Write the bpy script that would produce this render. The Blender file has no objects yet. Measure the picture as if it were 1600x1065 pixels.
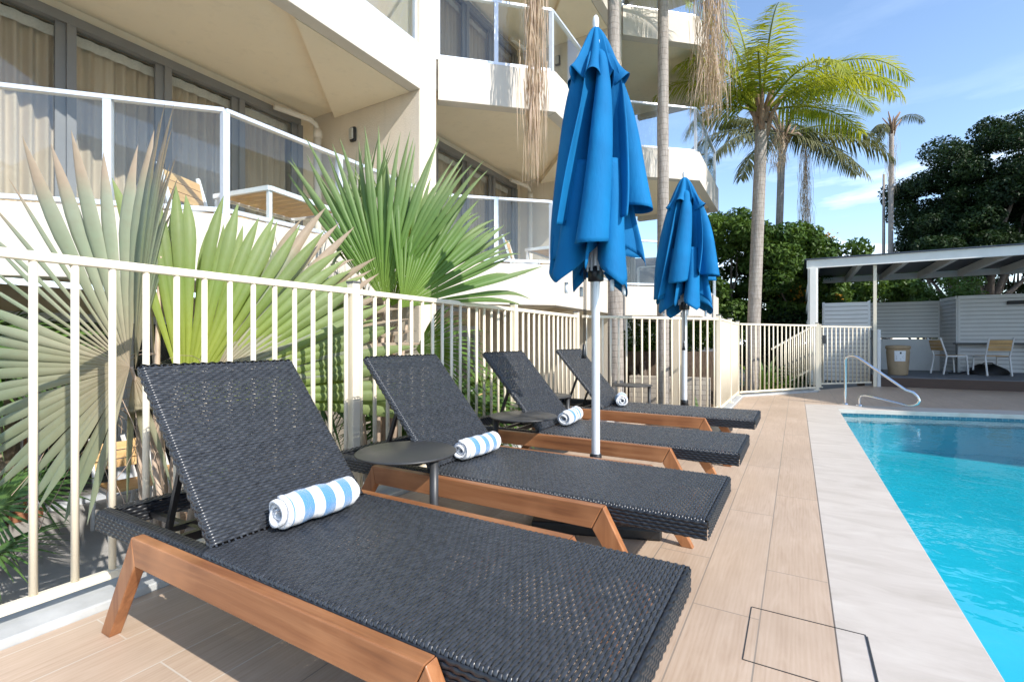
import bpy, math, random
import numpy as np
from mathutils import Vector, Matrix
R = math.radians
scene = bpy.context.scene
COL = scene.collection
# ------------------------------------------------------------------ camera
# world X runs from the building to the pool, world Y along the pool edge
F = 760.0; YAW = math.atan2(.505, .863)
cam_d = bpy.data.cameras.new('camera'); cam = bpy.data.objects.new('camera', cam_d); COL.objects.link(cam)
cam.location = (0, 0, 1.0); cam.rotation_euler = (R(90), 0, YAW)
cam_d.sensor_width = 36; cam_d.lens = 36 * F / 1600; cam_d.clip_start = .05; cam_d.clip_end = 900
scene.camera = cam
# ------------------------------------------------------------------ sky and sun
sun_vec = Vector((1, -.28, .80)).normalized()
w = bpy.data.worlds.new('World'); scene.world = w; w.use_nodes = True
nt = w.node_tree; nt.nodes.clear()
def wn(t, **k):
    n = nt.nodes.new(t)
    for a, b in k.items(): setattr(n, a, b)
    return n
out = wn('ShaderNodeOutputWorld'); bg = wn('ShaderNodeBackground'); bg.inputs[1].default_value = .15
sky = wn('ShaderNodeTexSky', sky_type='NISHITA', sun_disc=False, sun_elevation=math.asin(sun_vec.z),
         sun_rotation=math.atan2(sun_vec.x, sun_vec.y), air_density=1.0, dust_density=.35, ozone_density=2.0)
tc = wn('ShaderNodeTexCoord'); mp = wn('ShaderNodeMapping'); mp.inputs['Scale'].default_value = (1.6, 1.6, 7.5)
mp.inputs['Location'].default_value = (.9, .35, .1)
nz = wn('ShaderNodeTexNoise'); nz.inputs['Scale'].default_value = 1.7; nz.inputs['Detail'].default_value = 9; nz.inputs['Roughness'].default_value = .56
cr = wn('ShaderNodeValToRGB'); cr.color_ramp.elements[0].position = .50; cr.color_ramp.elements[1].position = .74
sp = wn('ShaderNodeSeparateXYZ'); hz = wn('ShaderNodeMapRange'); hz.inputs[1].default_value = .10; hz.inputs[2].default_value = .36
hz.inputs[3].default_value = 1.35; hz.inputs[4].default_value = .06
mu = wn('ShaderNodeMath', operation='MULTIPLY', use_clamp=True); mx = wn('ShaderNodeMix', data_type='RGBA')
mx.inputs[7].default_value = (8.5, 9.2, 10.2, 1)
L = nt.links.new
L(tc.outputs['Generated'], mp.inputs[0]); L(mp.outputs[0], nz.inputs['Vector']); L(nz.outputs[0], cr.inputs[0])
L(tc.outputs['Generated'], sp.inputs[0]); L(sp.outputs[2], hz.inputs[0]); L(cr.outputs[0], mu.inputs[0]); L(hz.outputs[0], mu.inputs[1])
L(mu.outputs[0], mx.inputs[0]); L(sky.outputs[0], mx.inputs[6]); L(mx.outputs[2], bg.inputs[0]); L(bg.outputs[0], out.inputs[0])
sd = bpy.data.lights.new('sun', 'SUN'); sd.energy = 3.15; sd.angle = R(.5); sd.color = (1, .95, .87)
so = bpy.data.objects.new('sun', sd); COL.objects.link(so); so.rotation_euler = sun_vec.to_track_quat('Z', 'Y').to_euler(); so.location = (20, -6, 16)
scene.view_settings.view_transform = 'Standard'; scene.view_settings.look = 'None'; scene.view_settings.gamma = 1
scene.view_settings.exposure = 1.0
scene.render.engine = 'CYCLES'
# ------------------------------------------------------------------ helpers
def P(px, py, t):            # a point t metres in front of the camera plane, seen at photo pixel (px, py)
    a = (px - 800) / F
    return Vector((t * (-.505 + .863 * a), t * (.863 + .505 * a), 1 + (532 - py) / F * t))
class MB:
    def __init__(s, off=(0, 0, 0)): s.v = []; s.f = []; s.off = Vector(off); s.sm = []
    def add(s, vs, fs, smooth=False):
        n = len(s.v); s.v += [tuple(Vector(p) - s.off) for p in vs]; s.f += [tuple(i + n for i in f) for f in fs]; s.sm += [smooth] * len(fs); return s
    def box(s, a, b):
        x0, y0, z0 = a; x1, y1, z1 = b
        vs = [(x, y, z) for z in (z0, z1) for x, y in ((x0, y0), (x1, y0), (x1, y1), (x0, y1))]
        return s.add(vs, [(3, 2, 1, 0), (4, 5, 6, 7), (0, 1, 5, 4), (1, 2, 6, 5), (2, 3, 7, 6), (3, 0, 4, 7)])
    def bar(s, p, q, w, h, up=(0, 0, 1)):      # rectangular bar between two points
        p = Vector(p); q = Vector(q); d = (q - p).normalized(); up = Vector(up)
        x = d.cross(up)
        if x.length < 1e-4: x = Vector((1, 0, 0)) if abs(d.x) < .9 else Vector((0, 1, 0)); x = (x - d * x.dot(d))
        x.normalize(); y = x.cross(d)
        vs = []
        for c in (p, q):
            for a, b in ((-1, -1), (1, -1), (1, 1), (-1, 1)): vs.append(c + x * a * w / 2 + y * b * h / 2)
        return s.add(vs, [(0, 1, 2, 3), (7, 6, 5, 4), (0, 4, 5, 1), (1, 5, 6, 2), (2, 6, 7, 3), (3, 7, 4, 0)])
    def tube(s, pts, r, n=10, caps=True, smooth=True):
        pts = [Vector(p) for p in pts]; m = len(pts)
        rs = r if isinstance(r, (list, tuple)) else [r] * m
        vs = []; prev = None
        for i, p in enumerate(pts):
            d = (pts[min(i + 1, m - 1)] - pts[max(i - 1, 0)]).normalized()
            if prev is None: x = d.orthogonal().normalized()
            else:
                x = prev - d * prev.dot(d); x = x.normalized() if x.length > 1e-5 else d.orthogonal().normalized()
            prev = x; y = d.cross(x)
            for k in range(n):
                a = 2 * math.pi * k / n; vs.append(p + (x * math.cos(a) + y * math.sin(a)) * rs[i])
        fs = [(i * n + k, i * n + (k + 1) % n, (i + 1) * n + (k + 1) % n, (i + 1) * n + k) for i in range(m - 1) for k in range(n)]
        s.add(vs, fs, smooth)
        if caps: 
            b = len(s.v) - m * n
            s.f += [tuple(b + k for k in range(n))[::-1], tuple(b + (m - 1) * n + k for k in range(n))]; s.sm += [False, False]
        return s
    def prism(s, poly, z0, z1):
        n = len(poly); vs = [(x, y, z0) for x, y in poly] + [(x, y, z1) for x, y in poly]
        return s.add(vs, [tuple(range(n))[::-1], tuple(range(n, 2 * n))] + [(i, (i + 1) % n, n + (i + 1) % n, n + i) for i in range(n)])
    def sheet(s, poly, z):
        return s.add([(x, y, z) for x, y in poly], [tuple(range(len(poly)))])
    def lathe(s, c, prof, n=24, smooth=True):
        c = Vector(c); vs = []
        for r, z in prof:
            for k in range(n):
                a = 2 * math.pi * k / n; vs.append(c + Vector((r * math.cos(a), r * math.sin(a), z)))
        fs = [(i * n + k, i * n + (k + 1) % n, (i + 1) * n + (k + 1) % n, (i + 1) * n + k) for i in range(len(prof) - 1) for k in range(n)]
        return s.add(vs, fs, smooth)
    def build(s, name, mat, parent=None, bevel=0, loc=None):
        me = bpy.data.meshes.new(name); me.from_pydata(s.v, [], s.f); me.validate()
        if len(me.polygons) == len(s.sm): me.polygons.foreach_set('use_smooth', s.sm)
        me.materials.append(mat); me.update()
        o = bpy.data.objects.new(name, me); COL.objects.link(o)
        if parent: o.parent = parent
        if loc is not None: o.location = loc
        if bevel:
            b = o.modifiers.new('bevel', 'BEVEL'); b.width = bevel; b.segments = 2; b.limit_method = 'ANGLE'; b.harden_normals = False
        return o
def npmesh(name, v, f, mat, parent=None, loc=None, smooth=False):   # v (n,3), f (m,k) arrays
    v = np.asarray(v, np.float32); f = np.asarray(f, np.int32); me = bpy.data.meshes.new(name)
    me.vertices.add(len(v)); me.vertices.foreach_set('co', v.ravel())
    k = f.shape[1]; me.loops.add(f.size); me.loops.foreach_set('vertex_index', f.ravel())
    me.polygons.add(len(f)); me.polygons.foreach_set('loop_start', np.arange(0, f.size, k, dtype=np.int32)); me.polygons.foreach_set('loop_total', np.full(len(f), k, np.int32))
    me.update(calc_edges=True); me.materials.append(mat)
    if smooth: me.polygons.foreach_set('use_smooth', [True] * len(f))
    o = bpy.data.objects.new(name, me); COL.objects.link(o)
    if parent: o.parent = parent
    if loc is not None: o.location = loc
    return o
def tag(o, label=None, cat=None, group=None, kind=None):
    if label: o['label'] = label
    if cat: o['category'] = cat
    if group: o['group'] = group
    if kind: o['kind'] = kind
    return o
def thing(name, label, cat, loc=(0, 0, 0), rz=0, group=None):
    o = bpy.data.objects.new(name, None); COL.objects.link(o); o.location = loc; o.rotation_euler = (0, 0, rz); o.empty_display_size = .1
    return tag(o, label, cat, group)
def copy_tree(o, parent=None):
    c = o.copy(); COL.objects.link(c); c.parent = parent
    for ch in list(o.children): copy_tree(ch, c)
    return c
def dup(o, loc, rz, label, group=None, scale=None):
    c = copy_tree(o); c.location = loc; c.rotation_euler = (0, 0, rz); c['label'] = label
    if group: c['group'] = group
    if scale: c.scale = scale
    return c
# ------------------------------------------------------------------ materials
class Mat:
    def __init__(s, name):
        s.m = bpy.data.materials.new(name); s.m.use_nodes = True; s.t = s.m.node_tree; s.b = s.t.nodes['Principled BSDF']; s.o = s.t.nodes['Material Output']
    def n(s, typ, ins=None, **k):
        q = s.t.nodes.new(typ)
        for a, b in k.items(): setattr(q, a, b)
        for a, b in (ins or {}).items(): s.put(q, a, b)
        return q
    def put(s, q, a, b):
        if isinstance(b, bpy.types.NodeSocket): s.t.links.new(b, q.inputs[a])
        else: q.inputs[a].default_value = b
    def set(s, **k):
        for a, b in k.items(): s.put(s.b, a.replace('_', ' '), b)
        return s
    def coord(s, scale=(1, 1, 1), which='Object', rot=(0, 0, 0), loc=(0, 0, 0)):
        c = s.n('ShaderNodeTexCoord'); return s.n('ShaderNodeMapping', {'Vector': c.outputs[which], 'Scale': scale, 'Rotation': rot, 'Location': loc}).outputs[0]
    def wcoord(s, scale=(1, 1, 1), rot=(0, 0, 0), loc=(0, 0, 0)):
        c = s.n('ShaderNodeNewGeometry'); return s.n('ShaderNodeMapping', {'Vector': c.outputs['Position'], 'Scale': scale, 'Rotation': rot, 'Location': loc}).outputs[0]
    def noise(s, vec, scale, detail=4, rough=.5, dist=0):
        return s.n('ShaderNodeTexNoise', {'Vector': vec, 'Scale': scale, 'Detail': detail, 'Roughness': rough, 'Distortion': dist}).outputs[0]
    def ramp(s, fac, stops):
        r = s.n('ShaderNodeValToRGB', {'Fac': fac}); e = r.color_ramp.elements
        while len(e) < len(stops): e.new(.5)
        for i, (p, c) in enumerate(stops): e[i].position = p; e[i].color = (*c, 1)
        return r.outputs[0]
    def mix(s, fac, a, b, mode='MIX'):
        q = s.n('ShaderNodeMix', data_type='RGBA', blend_type=mode)
        for i, v in ((0, fac), (6, a), (7, b)):
            if isinstance(v, tuple) and len(v) == 3: v = (*v, 1)
            s.put(q, i, v)
        return q.outputs[2]
    def math(s, op, a, b=0.0, clamp=False):
        q = s.n('ShaderNodeMath', operation=op, use_clamp=clamp); s.put(q, 0, a); s.put(q, 1, b); return q.outputs[0]
    def bump(s, h, strength=.3, dist=.01, normal=None):
        d = {'Height': h, 'Strength': strength, 'Distance': dist}
        if normal: d['Normal'] = normal
        s.t.links.new(s.n('ShaderNodeBump', d).outputs[0], s.b.inputs['Normal']); return s
def col(name, c, rough=.5, metal=0, var=.12, nscale=6, bump=0, bscale=60, bdist=.002, world=True, streak=(1, 1, 1), spec=.5, coat=0):
    m = Mat(name); vec = (m.wcoord if world else m.coord)(streak)
    f = m.noise(vec, nscale, 6, .6); a = tuple(x * (1 - var) for x in c); b = tuple(min(1, x * (1 + var)) for x in c)
    m.set(Base_Color=m.ramp(f, [(.3, a), (.7, b)]), Roughness=m.math('ADD', m.math('MULTIPLY', f, .16), rough - .08), Metallic=metal, Specular_IOR_Level=spec, Coat_Weight=coat)
    if bump: m.bump(m.noise(vec, bscale, 3), bump, bdist)
    return m.m
def leafmat(name, stops, trans=.35, nscale=3, rough=.45, radial=None, streak=None):
    m = Mat(name); vec = m.coord()
    f = m.noise(m.wcoord(), nscale, 4, .6)
    c = m.ramp(f, stops)
    if radial:
        ln = m.n('ShaderNodeVectorMath', {0: m.n('ShaderNodeTexCoord').outputs['Object']}, operation='LENGTH').outputs['Value']
        c2 = m.ramp(ln, radial); c = m.mix(.3, c2, c)
        c = m.mix(m.math('MULTIPLY', m.noise(vec, 28, 2), .35), c, tuple(x * .55 for x in radial[0][1]))
    oi = m.n('ShaderNodeNewGeometry').outputs['Random Per Island']
    c = m.mix(m.math('MULTIPLY', oi, .45), c, m.mix(1.0, c, (.45, .5, .35), 'MULTIPLY'))
    m.set(Base_Color=c, Roughness=rough, Specular_IOR_Level=.22)
    tr = m.n('ShaderNodeBsdfTranslucent', {'Color': m.mix(1.0, c, (1.0, 1.0, .45), 'MULTIPLY')})
    ms = m.n('ShaderNodeMixShader', {0: trans, 1: m.b.outputs[0], 2: tr.outputs[0]}); m.t.links.new(ms.outputs[0], m.o.inputs[0])
    return m.m
def glassmat(name, tint=(.93, .96, .96), rough=0.0, base=.06, refl=(1, 1, 1)):
    m = Mat(name); m.t.nodes.remove(m.b)
    g = m.n('ShaderNodeBsdfGlossy', {'Roughness': rough, 'Color': (*refl, 1)}); t = m.n('ShaderNodeBsdfTransparent', {'Color': (*tint, 1)})
    lw = m.n('ShaderNodeLayerWeight', {'Blend': .5}); f = m.math('ADD', m.math('MULTIPLY', m.math('POWER', lw.outputs[1], 5.0), .9), base, True)
    ms = m.n('ShaderNodeMixShader', {0: f, 1: t.outputs[0], 2: g.outputs[0]}); m.t.links.new(ms.outputs[0], m.o.inputs[0]); return m.m

def deck_mat():
    m = Mat('wood look porcelain plank'); g = m.n('ShaderNodeNewGeometry').outputs['Position']
    s = m.n('ShaderNodeSeparateXYZ', {0: g}); vec = m.n('ShaderNodeCombineXYZ', {0: s.outputs[1], 1: m.math('ADD', s.outputs[0], -.114 + 40 * .2285), 2: 0.0}).outputs[0]
    br = m.n('ShaderNodeTexBrick', {'Vector': vec, 'Color1': (.10, .10, .10, 1), 'Color2': (.85, .85, .85, 1), 'Mortar': (0, 0, 0, 1), 'Scale': 1.0, 'Mortar Size': .0028, 'Mortar Smooth': .2, 'Bias': 0.0, 'Brick Width': 1.2, 'Row Height': .2285}, offset=.37, offset_frequency=2)
    tone = br.outputs[0]; gap = br.outputs[1]
    off = m.n('ShaderNodeVectorMath', {0: g, 1: m.n('ShaderNodeCombineXYZ', {0: m.math('MULTIPLY', tone, 13.0), 1: m.math('MULTIPLY', tone, 7.0), 2: 0.0}).outputs[0]}, operation='ADD').outputs[0]
    st = m.n('ShaderNodeMapping', {'Vector': off, 'Scale': (9, .9, 1)}).outputs[0]
    g1 = m.noise(st, 3.2, 8, .62, 1.2)
    st2 = m.n('ShaderNodeMapping', {'Vector': off, 'Scale': (60, 2.2, 1)}).outputs[0]
    g2 = m.noise(st2, 4, 4, .6)
    wv = m.n('ShaderNodeTexWave', {'Vector': m.n('ShaderNodeMapping', {'Vector': off, 'Scale': (7, .55, 1)}).outputs[0], 'Scale': 3.0, 'Distortion': 7.0, 'Detail': 3.0, 'Detail Scale': .9}, wave_type='BANDS').outputs[1]
    c = m.ramp(g1, [(.25, (.39, .275, .195)), (.5, (.49, .365, .27)), (.78, (.58, .455, .355))])
    c = m.mix(m.math('MULTIPLY', wv, .22), c, (.66, .53, .42)); c = m.mix(m.math('MULTIPLY', g2, .25), c, (.34, .245, .165))
    c = m.mix(m.math('MULTIPLY', tone, .28), c, (.64, .50, .385))
    sx = m.math('LESS_THAN', s.outputs[0], -1.3)
    c = m.mix(gap, c, m.mix(sx, (.27, .23, .19), (.60, .54, .46)))
    blot = m.noise(m.wcoord(), 1.1, 6, .65); c = m.mix(m.ramp(blot, [(.42, (.30, .30, .30)), (.62, (0, 0, 0))]), c, (.36, .26, .18))
    m.set(Base_Color=c, Roughness=m.math('ADD', m.math('MULTIPLY', blot, .3), .30), Specular_IOR_Level=.35)
    m.bump(m.math('SUBTRACT', m.math('MULTIPLY', g2, .1), gap), .35, .002); return m.m
def travertine():
    m = Mat('travertine coping'); v = m.wcoord((1.0, 3.2, 1)); f = m.noise(v, 2.2, 10, .66, .8); v2 = m.wcoord((1.4, 6, 1), rot=(0, 0, .25))
    f2 = m.noise(v2, 9, 8, .72); pit = m.ramp(f2, [(.66, (0, 0, 0)), (.72, (1, 1, 1))]); s = m.n('ShaderNodeSeparateXYZ', {0: m.wcoord()})
    c = m.ramp(f, [(.28, (.42, .37, .315)), (.5, (.52, .465, .41)), (.75, (.61, .56, .50))]); c = m.mix(m.math('MULTIPLY', pit, .35), c, (.33, .29, .25))
    gap = m.math('LESS_THAN', m.math('FRACT', m.math('ADD', m.math('DIVIDE', s.outputs[1], .6), .63)), .004); c = m.mix(m.math('MULTIPLY', gap, .35), c, (.40, .36, .32))
    c = m.mix(m.math('MULTIPLY', f2, .3), c, (.50, .45, .40))
    m.set(Base_Color=c, Roughness=.5); m.bump(f2, .18, .003); return m.m
def timber(name, a, b, c_, axis=0, rough=.42):
    m = Mat(name); sc = [26, 26, 26]; sc[axis] = 1.3
    rnd = m.n('ShaderNodeObjectInfo').outputs['Random']; v = m.n('ShaderNodeVectorMath', {0: m.coord(tuple(sc)), 1: m.n('ShaderNodeCombineXYZ', {0: m.math('MULTIPLY', rnd, 9.0), 1: m.math('MULTIPLY', rnd, 31.0), 2: rnd}).outputs[0]}, operation='ADD').outputs[0]
    f = m.noise(v, 1.1, 7, .6, .6); g = m.noise(v, 6, 4, .6); big = m.noise(m.coord((2.5,) * 3), 1.6, 3)
    c = m.ramp(f, [(.28, a), (.5, b), (.75, c_)]); c = m.mix(m.math('MULTIPLY', g, .35), c, tuple(x * .6 for x in a)); c = m.mix(m.ramp(big, [(.45, (0, 0, 0)), (.8, (.45, .45, .45))]), c, tuple(min(1, x * 1.5) for x in c_))
    m.set(Base_Color=c, Roughness=rough); m.bump(g, .15, .001); return m.m
def render_mat(name, c, bump=.25, scale=240, var=.05):
    m = Mat(name); f = m.noise(m.wcoord(), 1.3, 6, .62); st = m.noise(m.wcoord((7, 7, .5)), 1.2, 5, .6); b = m.noise(m.wcoord(), scale * .25, 6, .75)
    cc = m.ramp(f, [(.3, tuple(x * (1 - var) for x in c)), (.7, tuple(min(.9, x * (1 + var)) for x in c))]); cc = m.mix(m.ramp(st, [(.55, (0, 0, 0)), (.85, (.28, .28, .28))]), cc, tuple(x * .62 for x in c))
    m.set(Base_Color=cc, Roughness=.85, Specular_IOR_Level=.2); m.bump(b, bump, .012); return m.m

M = {}
M['deck'] = deck_mat(); M['coping'] = travertine()
M['wicker'] = col('synthetic wicker', (.030, .033, .039), .27, var=.35, nscale=40, world=False, spec=.6)
M['wicker_edge'] = col('wicker edge band', (.016, .018, .022), .34, var=.35, nscale=30, world=False)
M['under'] = col('black powder coated tube', (.012, .013, .015), .38, nscale=20)
M['jarrah'] = timber('oiled hardwood', (.17, .062, .024), (.31, .122, .046), (.44, .205, .09), 0)
M['jarrah_leg'] = timber('oiled hardwood leg', (.18, .068, .026), (.32, .126, .048), (.44, .205, .09), 2)
M['slat'] = timber('pale teak slats', (.50, .29, .11), (.62, .38, .16), (.70, .46, .22), 0, .5)
M['charcoal'] = col('charcoal powder coat', (.035, .036, .038), .42, var=.08, nscale=30, bump=.05, bscale=400)
M['fence'] = col('cream powder coat', (.78, .70, .55), .38, var=.03, nscale=4)
M['fence_cap'] = col('dark grey post cap', (.12, .12, .12), .5)
M['concrete'] = col('pale concrete kerb', (.42, .43, .43), .8, var=.14, nscale=7, bump=.3, bscale=90)
M['patio'] = col('grey patio tile', (.40, .385, .365), .7, var=.12, nscale=5)
M['ground'] = col('garden soil', (.07, .055, .04), .9, var=.3, nscale=2, bump=.5, bscale=10, bdist=.05)
M['render'] = render_mat('cream rendered wall', (.82, .70, .53))
M['render_tex'] = render_mat('textured cream wall', (.72, .63, .51), .55, 160)
M['parapet'] = render_mat('white painted parapet', (.66, .60, .52), .06, 300, .03)
M['soffit'] = render_mat('painted soffit', (.87, .755, .575), .04, 300, .03)
M['alu'] = col('silver anodised aluminium', (.66, .70, .76), .32, .35, var=.04, nscale=10)
M['frame_grey'] = col('grey window frame', (.19, .185, .18), .45, var=.05)
M['white_metal'] = col('white metal frame', (.80, .80, .80), .35, .1, var=.04)
M['glass'] = glassmat('balustrade glass', (.94, .97, .98), 0, .03)
M['window'] = glassmat('window glass', (.90, .90, .89), 0, .03)
def curtain_mat():
    m = Mat('beige curtain fabric'); s = m.noise(m.coord((0, 9, .25)), 1.5, 3, .5); f = m.noise(m.coord((200, 200, 200)), 2, 2)
    m.set(Base_Color=m.mix(m.math('MULTIPLY', f, .2), m.ramp(s, [(.3, (.50, .41, .30)), (.7, (.72, .61, .47))]), (.38, .30, .21)), Roughness=.85, Sheen_Weight=.3); return m.m
M['curtain'] = curtain_mat()
M['lace'] = col('white curtain tape', (.72, .70, .64), .8, var=.15, nscale=80)
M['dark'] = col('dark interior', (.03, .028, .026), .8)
def canvas():
    m = Mat('blue canopy fabric'); f = m.noise(m.coord(), 3, 4); wv = m.noise(m.coord((1, 1, 1)), 420, 2)
    c = m.ramp(f, [(.3, (.0005, .11, .28)), (.7, (.001, .155, .375))])
    m.set(Base_Color=c, Roughness=.8, Sheen_Weight=.0, Specular_IOR_Level=.25); m.bump(m.math('ADD', m.math('MULTIPLY', wv, .05), m.noise(m.coord((9, 9, 2.5)), 1.6, 4, .6)), .35, .02)
    tr = m.n('ShaderNodeBsdfTranslucent', {'Color': (.0, .25, .75, 1)}); ms = m.n('ShaderNodeMixShader', {0: .03, 1: m.b.outputs[0], 2: tr.outputs[0]}); m.t.links.new(ms.outputs[0], m.o.inputs[0]); return m.m
M['canvas'] = canvas()
M['pole'] = col('brushed aluminium pole', (.66, .68, .71), .36, .3, var=.05, streak=(1, 1, .1))
M['steel'] = col('polished stainless steel', (.72, .74, .76), .12, 1.0, var=.03)
M['clear'] = col('milky plastic finial', (.72, .74, .76), .15, var=.1, nscale=30)
def towel():
    m = Mat('striped terry towel'); s = m.n('ShaderNodeSeparateXYZ', {0: m.n('ShaderNodeTexCoord').outputs['Object']})
    j = m.math('MULTIPLY', m.noise(m.coord(), 14, 2), .006)
    k = m.math('FRACT', m.math('DIVIDE', m.math('ADD', m.math('ADD', s.outputs[1], j), .492), .076)); st = m.ramp(k, [(.0, (0, 0, 0)), (.44, (0, 0, 0)), (.47, (1, 1, 1)), (.97, (1, 1, 1)), (1.0, (0, 0, 0))])
    b = m.noise(m.coord(), 260, 3, .7); bb = m.noise(m.coord(), 38, 3)
    st = m.math('MULTIPLY', m.math('LESS_THAN', m.math('ABSOLUTE', s.outputs[1]), .122), st)
    c = m.mix(st, (.80, .81, .83), (.085, .26, .53)); c = m.mix(m.math('MULTIPLY', b, .25), c, m.mix(1.0, c, (.7, .7, .72), 'MULTIPLY'))
    m.set(Base_Color=c, Roughness=.95, Sheen_Weight=.6, Specular_IOR_Level=.1); m.bump(m.math('ADD', b, m.math('MULTIPLY', bb, 2.0)), .7, .006); return m.m
M['towel'] = towel()
def palmtrunk():
    m = Mat('ringed palm trunk'); s = m.n('ShaderNodeSeparateXYZ', {0: m.n('ShaderNodeTexCoord').outputs['Object']}); n1 = m.noise(m.coord(), 3, 3)
    z = m.math('ADD', m.math('MULTIPLY', s.outputs[2], 1.0), m.math('MULTIPLY', n1, .06)); k = m.math('FRACT', m.math('MULTIPLY', z, 11.0)); ring = m.ramp(k, [(0, (1, 1, 1)), (.12, (0, 0, 0)), (.9, (0, 0, 0)), (1, (1, 1, 1))])
    n2 = m.noise(m.coord((12, 12, 1.6)), 3, 6, .7); c = m.ramp(n2, [(.3, (.21, .18, .155)), (.55, (.36, .32, .285)), (.75, (.46, .42, .38))]); c = m.mix(m.math('MULTIPLY', ring, .4), c, (.18, .155, .13))
    m.set(Base_Color=c, Roughness=.9, Specular_IOR_Level=.1); m.bump(m.math('ADD', n2, m.math('MULTIPLY', ring, -.7)), .5, .012); return m.m
M['ptrunk'] = palmtrunk()
M['fibre'] = col('palm fibre', (.26, .17, .11), .9, var=.4, nscale=25, bump=.6, bscale=60, bdist=.01, streak=(1, 1, .2))
M['bark'] = col('grey bark', (.13, .105, .085), .9, var=.3, nscale=12, bump=.5, bscale=40, bdist=.01)
M['dead'] = leafmat('dry palm strands', [(.3, (.48, .34, .26)), (.7, (.72, .56, .46))], .3, 5, .8)
M['fanA'] = leafmat('pale dusty fan leaf', [(.3, (.22, .27, .18)), (.7, (.34, .33, .26))], .22, 4, .5, radial=[(0, (.40, .28, .19)), (.30, (.33, .33, .21)), (.6, (.23, .31, .20)), (.85, (.29, .34, .26)), (1.0, (.46, .33, .26))])
M['fanB'] = leafmat('yellow green fan leaf', [(.3, (.36, .45, .14)), (.7, (.50, .56, .24))], .52, 4, .45, radial=[(0, (.52, .56, .07)), (.40, (.43, .53, .08)), (.70, (.28, .43, .13)), (.98, (.31, .42, .24))])
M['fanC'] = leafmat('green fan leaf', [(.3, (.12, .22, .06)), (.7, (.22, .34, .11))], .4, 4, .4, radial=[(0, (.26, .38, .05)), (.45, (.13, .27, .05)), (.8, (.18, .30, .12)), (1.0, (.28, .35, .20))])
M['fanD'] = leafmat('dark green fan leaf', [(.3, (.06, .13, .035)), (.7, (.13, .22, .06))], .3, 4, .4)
M['petiole'] = col('pinkish fan leaf stalk', (.42, .32, .24), .6, var=.25, nscale=12)
M['queen'] = leafmat('sunlit queen palm leaflets', [(.3, (.26, .33, .03)), (.7, (.56, .54, .08))], .5, 1.2, .4)
M['kentia'] = leafmat('dusty olive palm leaflets', [(.3, (.07, .085, .03)), (.7, (.24, .23, .11))], .25, 1.5, .5)
M['leaf_mid'] = leafmat('green hedge leaves', [(.3, (.035, .085, .018)), (.7, (.16, .25, .055))], .3, 1.3, .45)
M['leaf_dark'] = leafmat('dark tree leaves', [(.3, (.012, .028, .012)), (.7, (.04, .075, .022))], .2, .9, .5)
M['leaf_lily'] = leafmat('strappy garden leaves', [(.3, (.10, .16, .05)), (.7, (.30, .36, .15))], .3, 3, .4)
M['orange'] = leafmat('orange flower petals', [(.3, (.60, .26, .03)), (.7, (.75, .45, .08))], .3, 5)
M['pergola'] = col('white pergola paint', (.80, .79, .75), .5, var=.05, nscale=3)
M['slatwall'] = col('white painted slats', (.70, .70, .69), .5, var=.05, nscale=3)
M['roofsheet'] = col('dark roof sheeting', (.045, .06, .09), .4, var=.1)
M['brown_step'] = col('dark timber step', (.06, .032, .022), .5, var=.2, nscale=8, streak=(1, 8, 8))
M['greydeck'] = col('grey decking', (.15, .155, .17), .6, var=.15, streak=(1, 10, 1))
M['basket'] = col('woven seagrass', (.46, .33, .20), .85, var=.25, nscale=60, bump=.9, bscale=60, bdist=.01, streak=(1, 1, 2.5))
M['paper'] = col('white paper', (.8, .8, .8), .7, var=.02)
M['ink'] = col('black ink', (.02, .02, .02), .6)
M['bag'] = col('black nylon', (.008, .008, .009), .6, bump=.6, bscale=20, bdist=.02)
M['brick'] = None
def brick(name, a, b, mortar, sc=1.0):
    m = Mat(name); s = m.n('ShaderNodeSeparateXYZ', {0: m.n('ShaderNodeNewGeometry').outputs['Position']}); v = m.n('ShaderNodeCombineXYZ', {0: m.math('ADD', s.outputs[0], s.outputs[1]), 1: s.outputs[2], 2: 0.0}).outputs[0]
    q = m.n('ShaderNodeTexBrick', {'Vector': v, 'Color1': (*a, 1), 'Color2': (*b, 1), 'Mortar': (*mortar, 1), 'Scale': 1.0, 'Mortar Size': .008, 'Brick Width': .28 * sc, 'Row Height': .1 * sc}); m.set(Base_Color=q.outputs[0], Roughness=.85); m.bump(m.math('MULTIPLY', q.outputs[1], -1.0), .5, .008); return m.m
M['brick'] = brick('painted block wall', (.50, .44, .37), (.58, .52, .44), (.33, .29, .25))
M['tile'] = brick('dark roof tiles', (.05, .045, .045), (.09, .08, .075), (.015, .015, .015), 1.2)
M['brush'] = col('brushwood', (.12, .085, .06), .95, var=.5, nscale=30, bump=1, bscale=30, bdist=.02, streak=(3, 3, .3))
def pool_mat():
    m = Mat('pool plaster'); f = m.noise(m.wcoord(), 1.2, 4); m.set(Base_Color=m.ramp(f, [(.3, (.045, .40, .48)), (.7, (.075, .48, .56))]), Roughness=.6); return m.m
M['pool'] = pool_mat()
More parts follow.
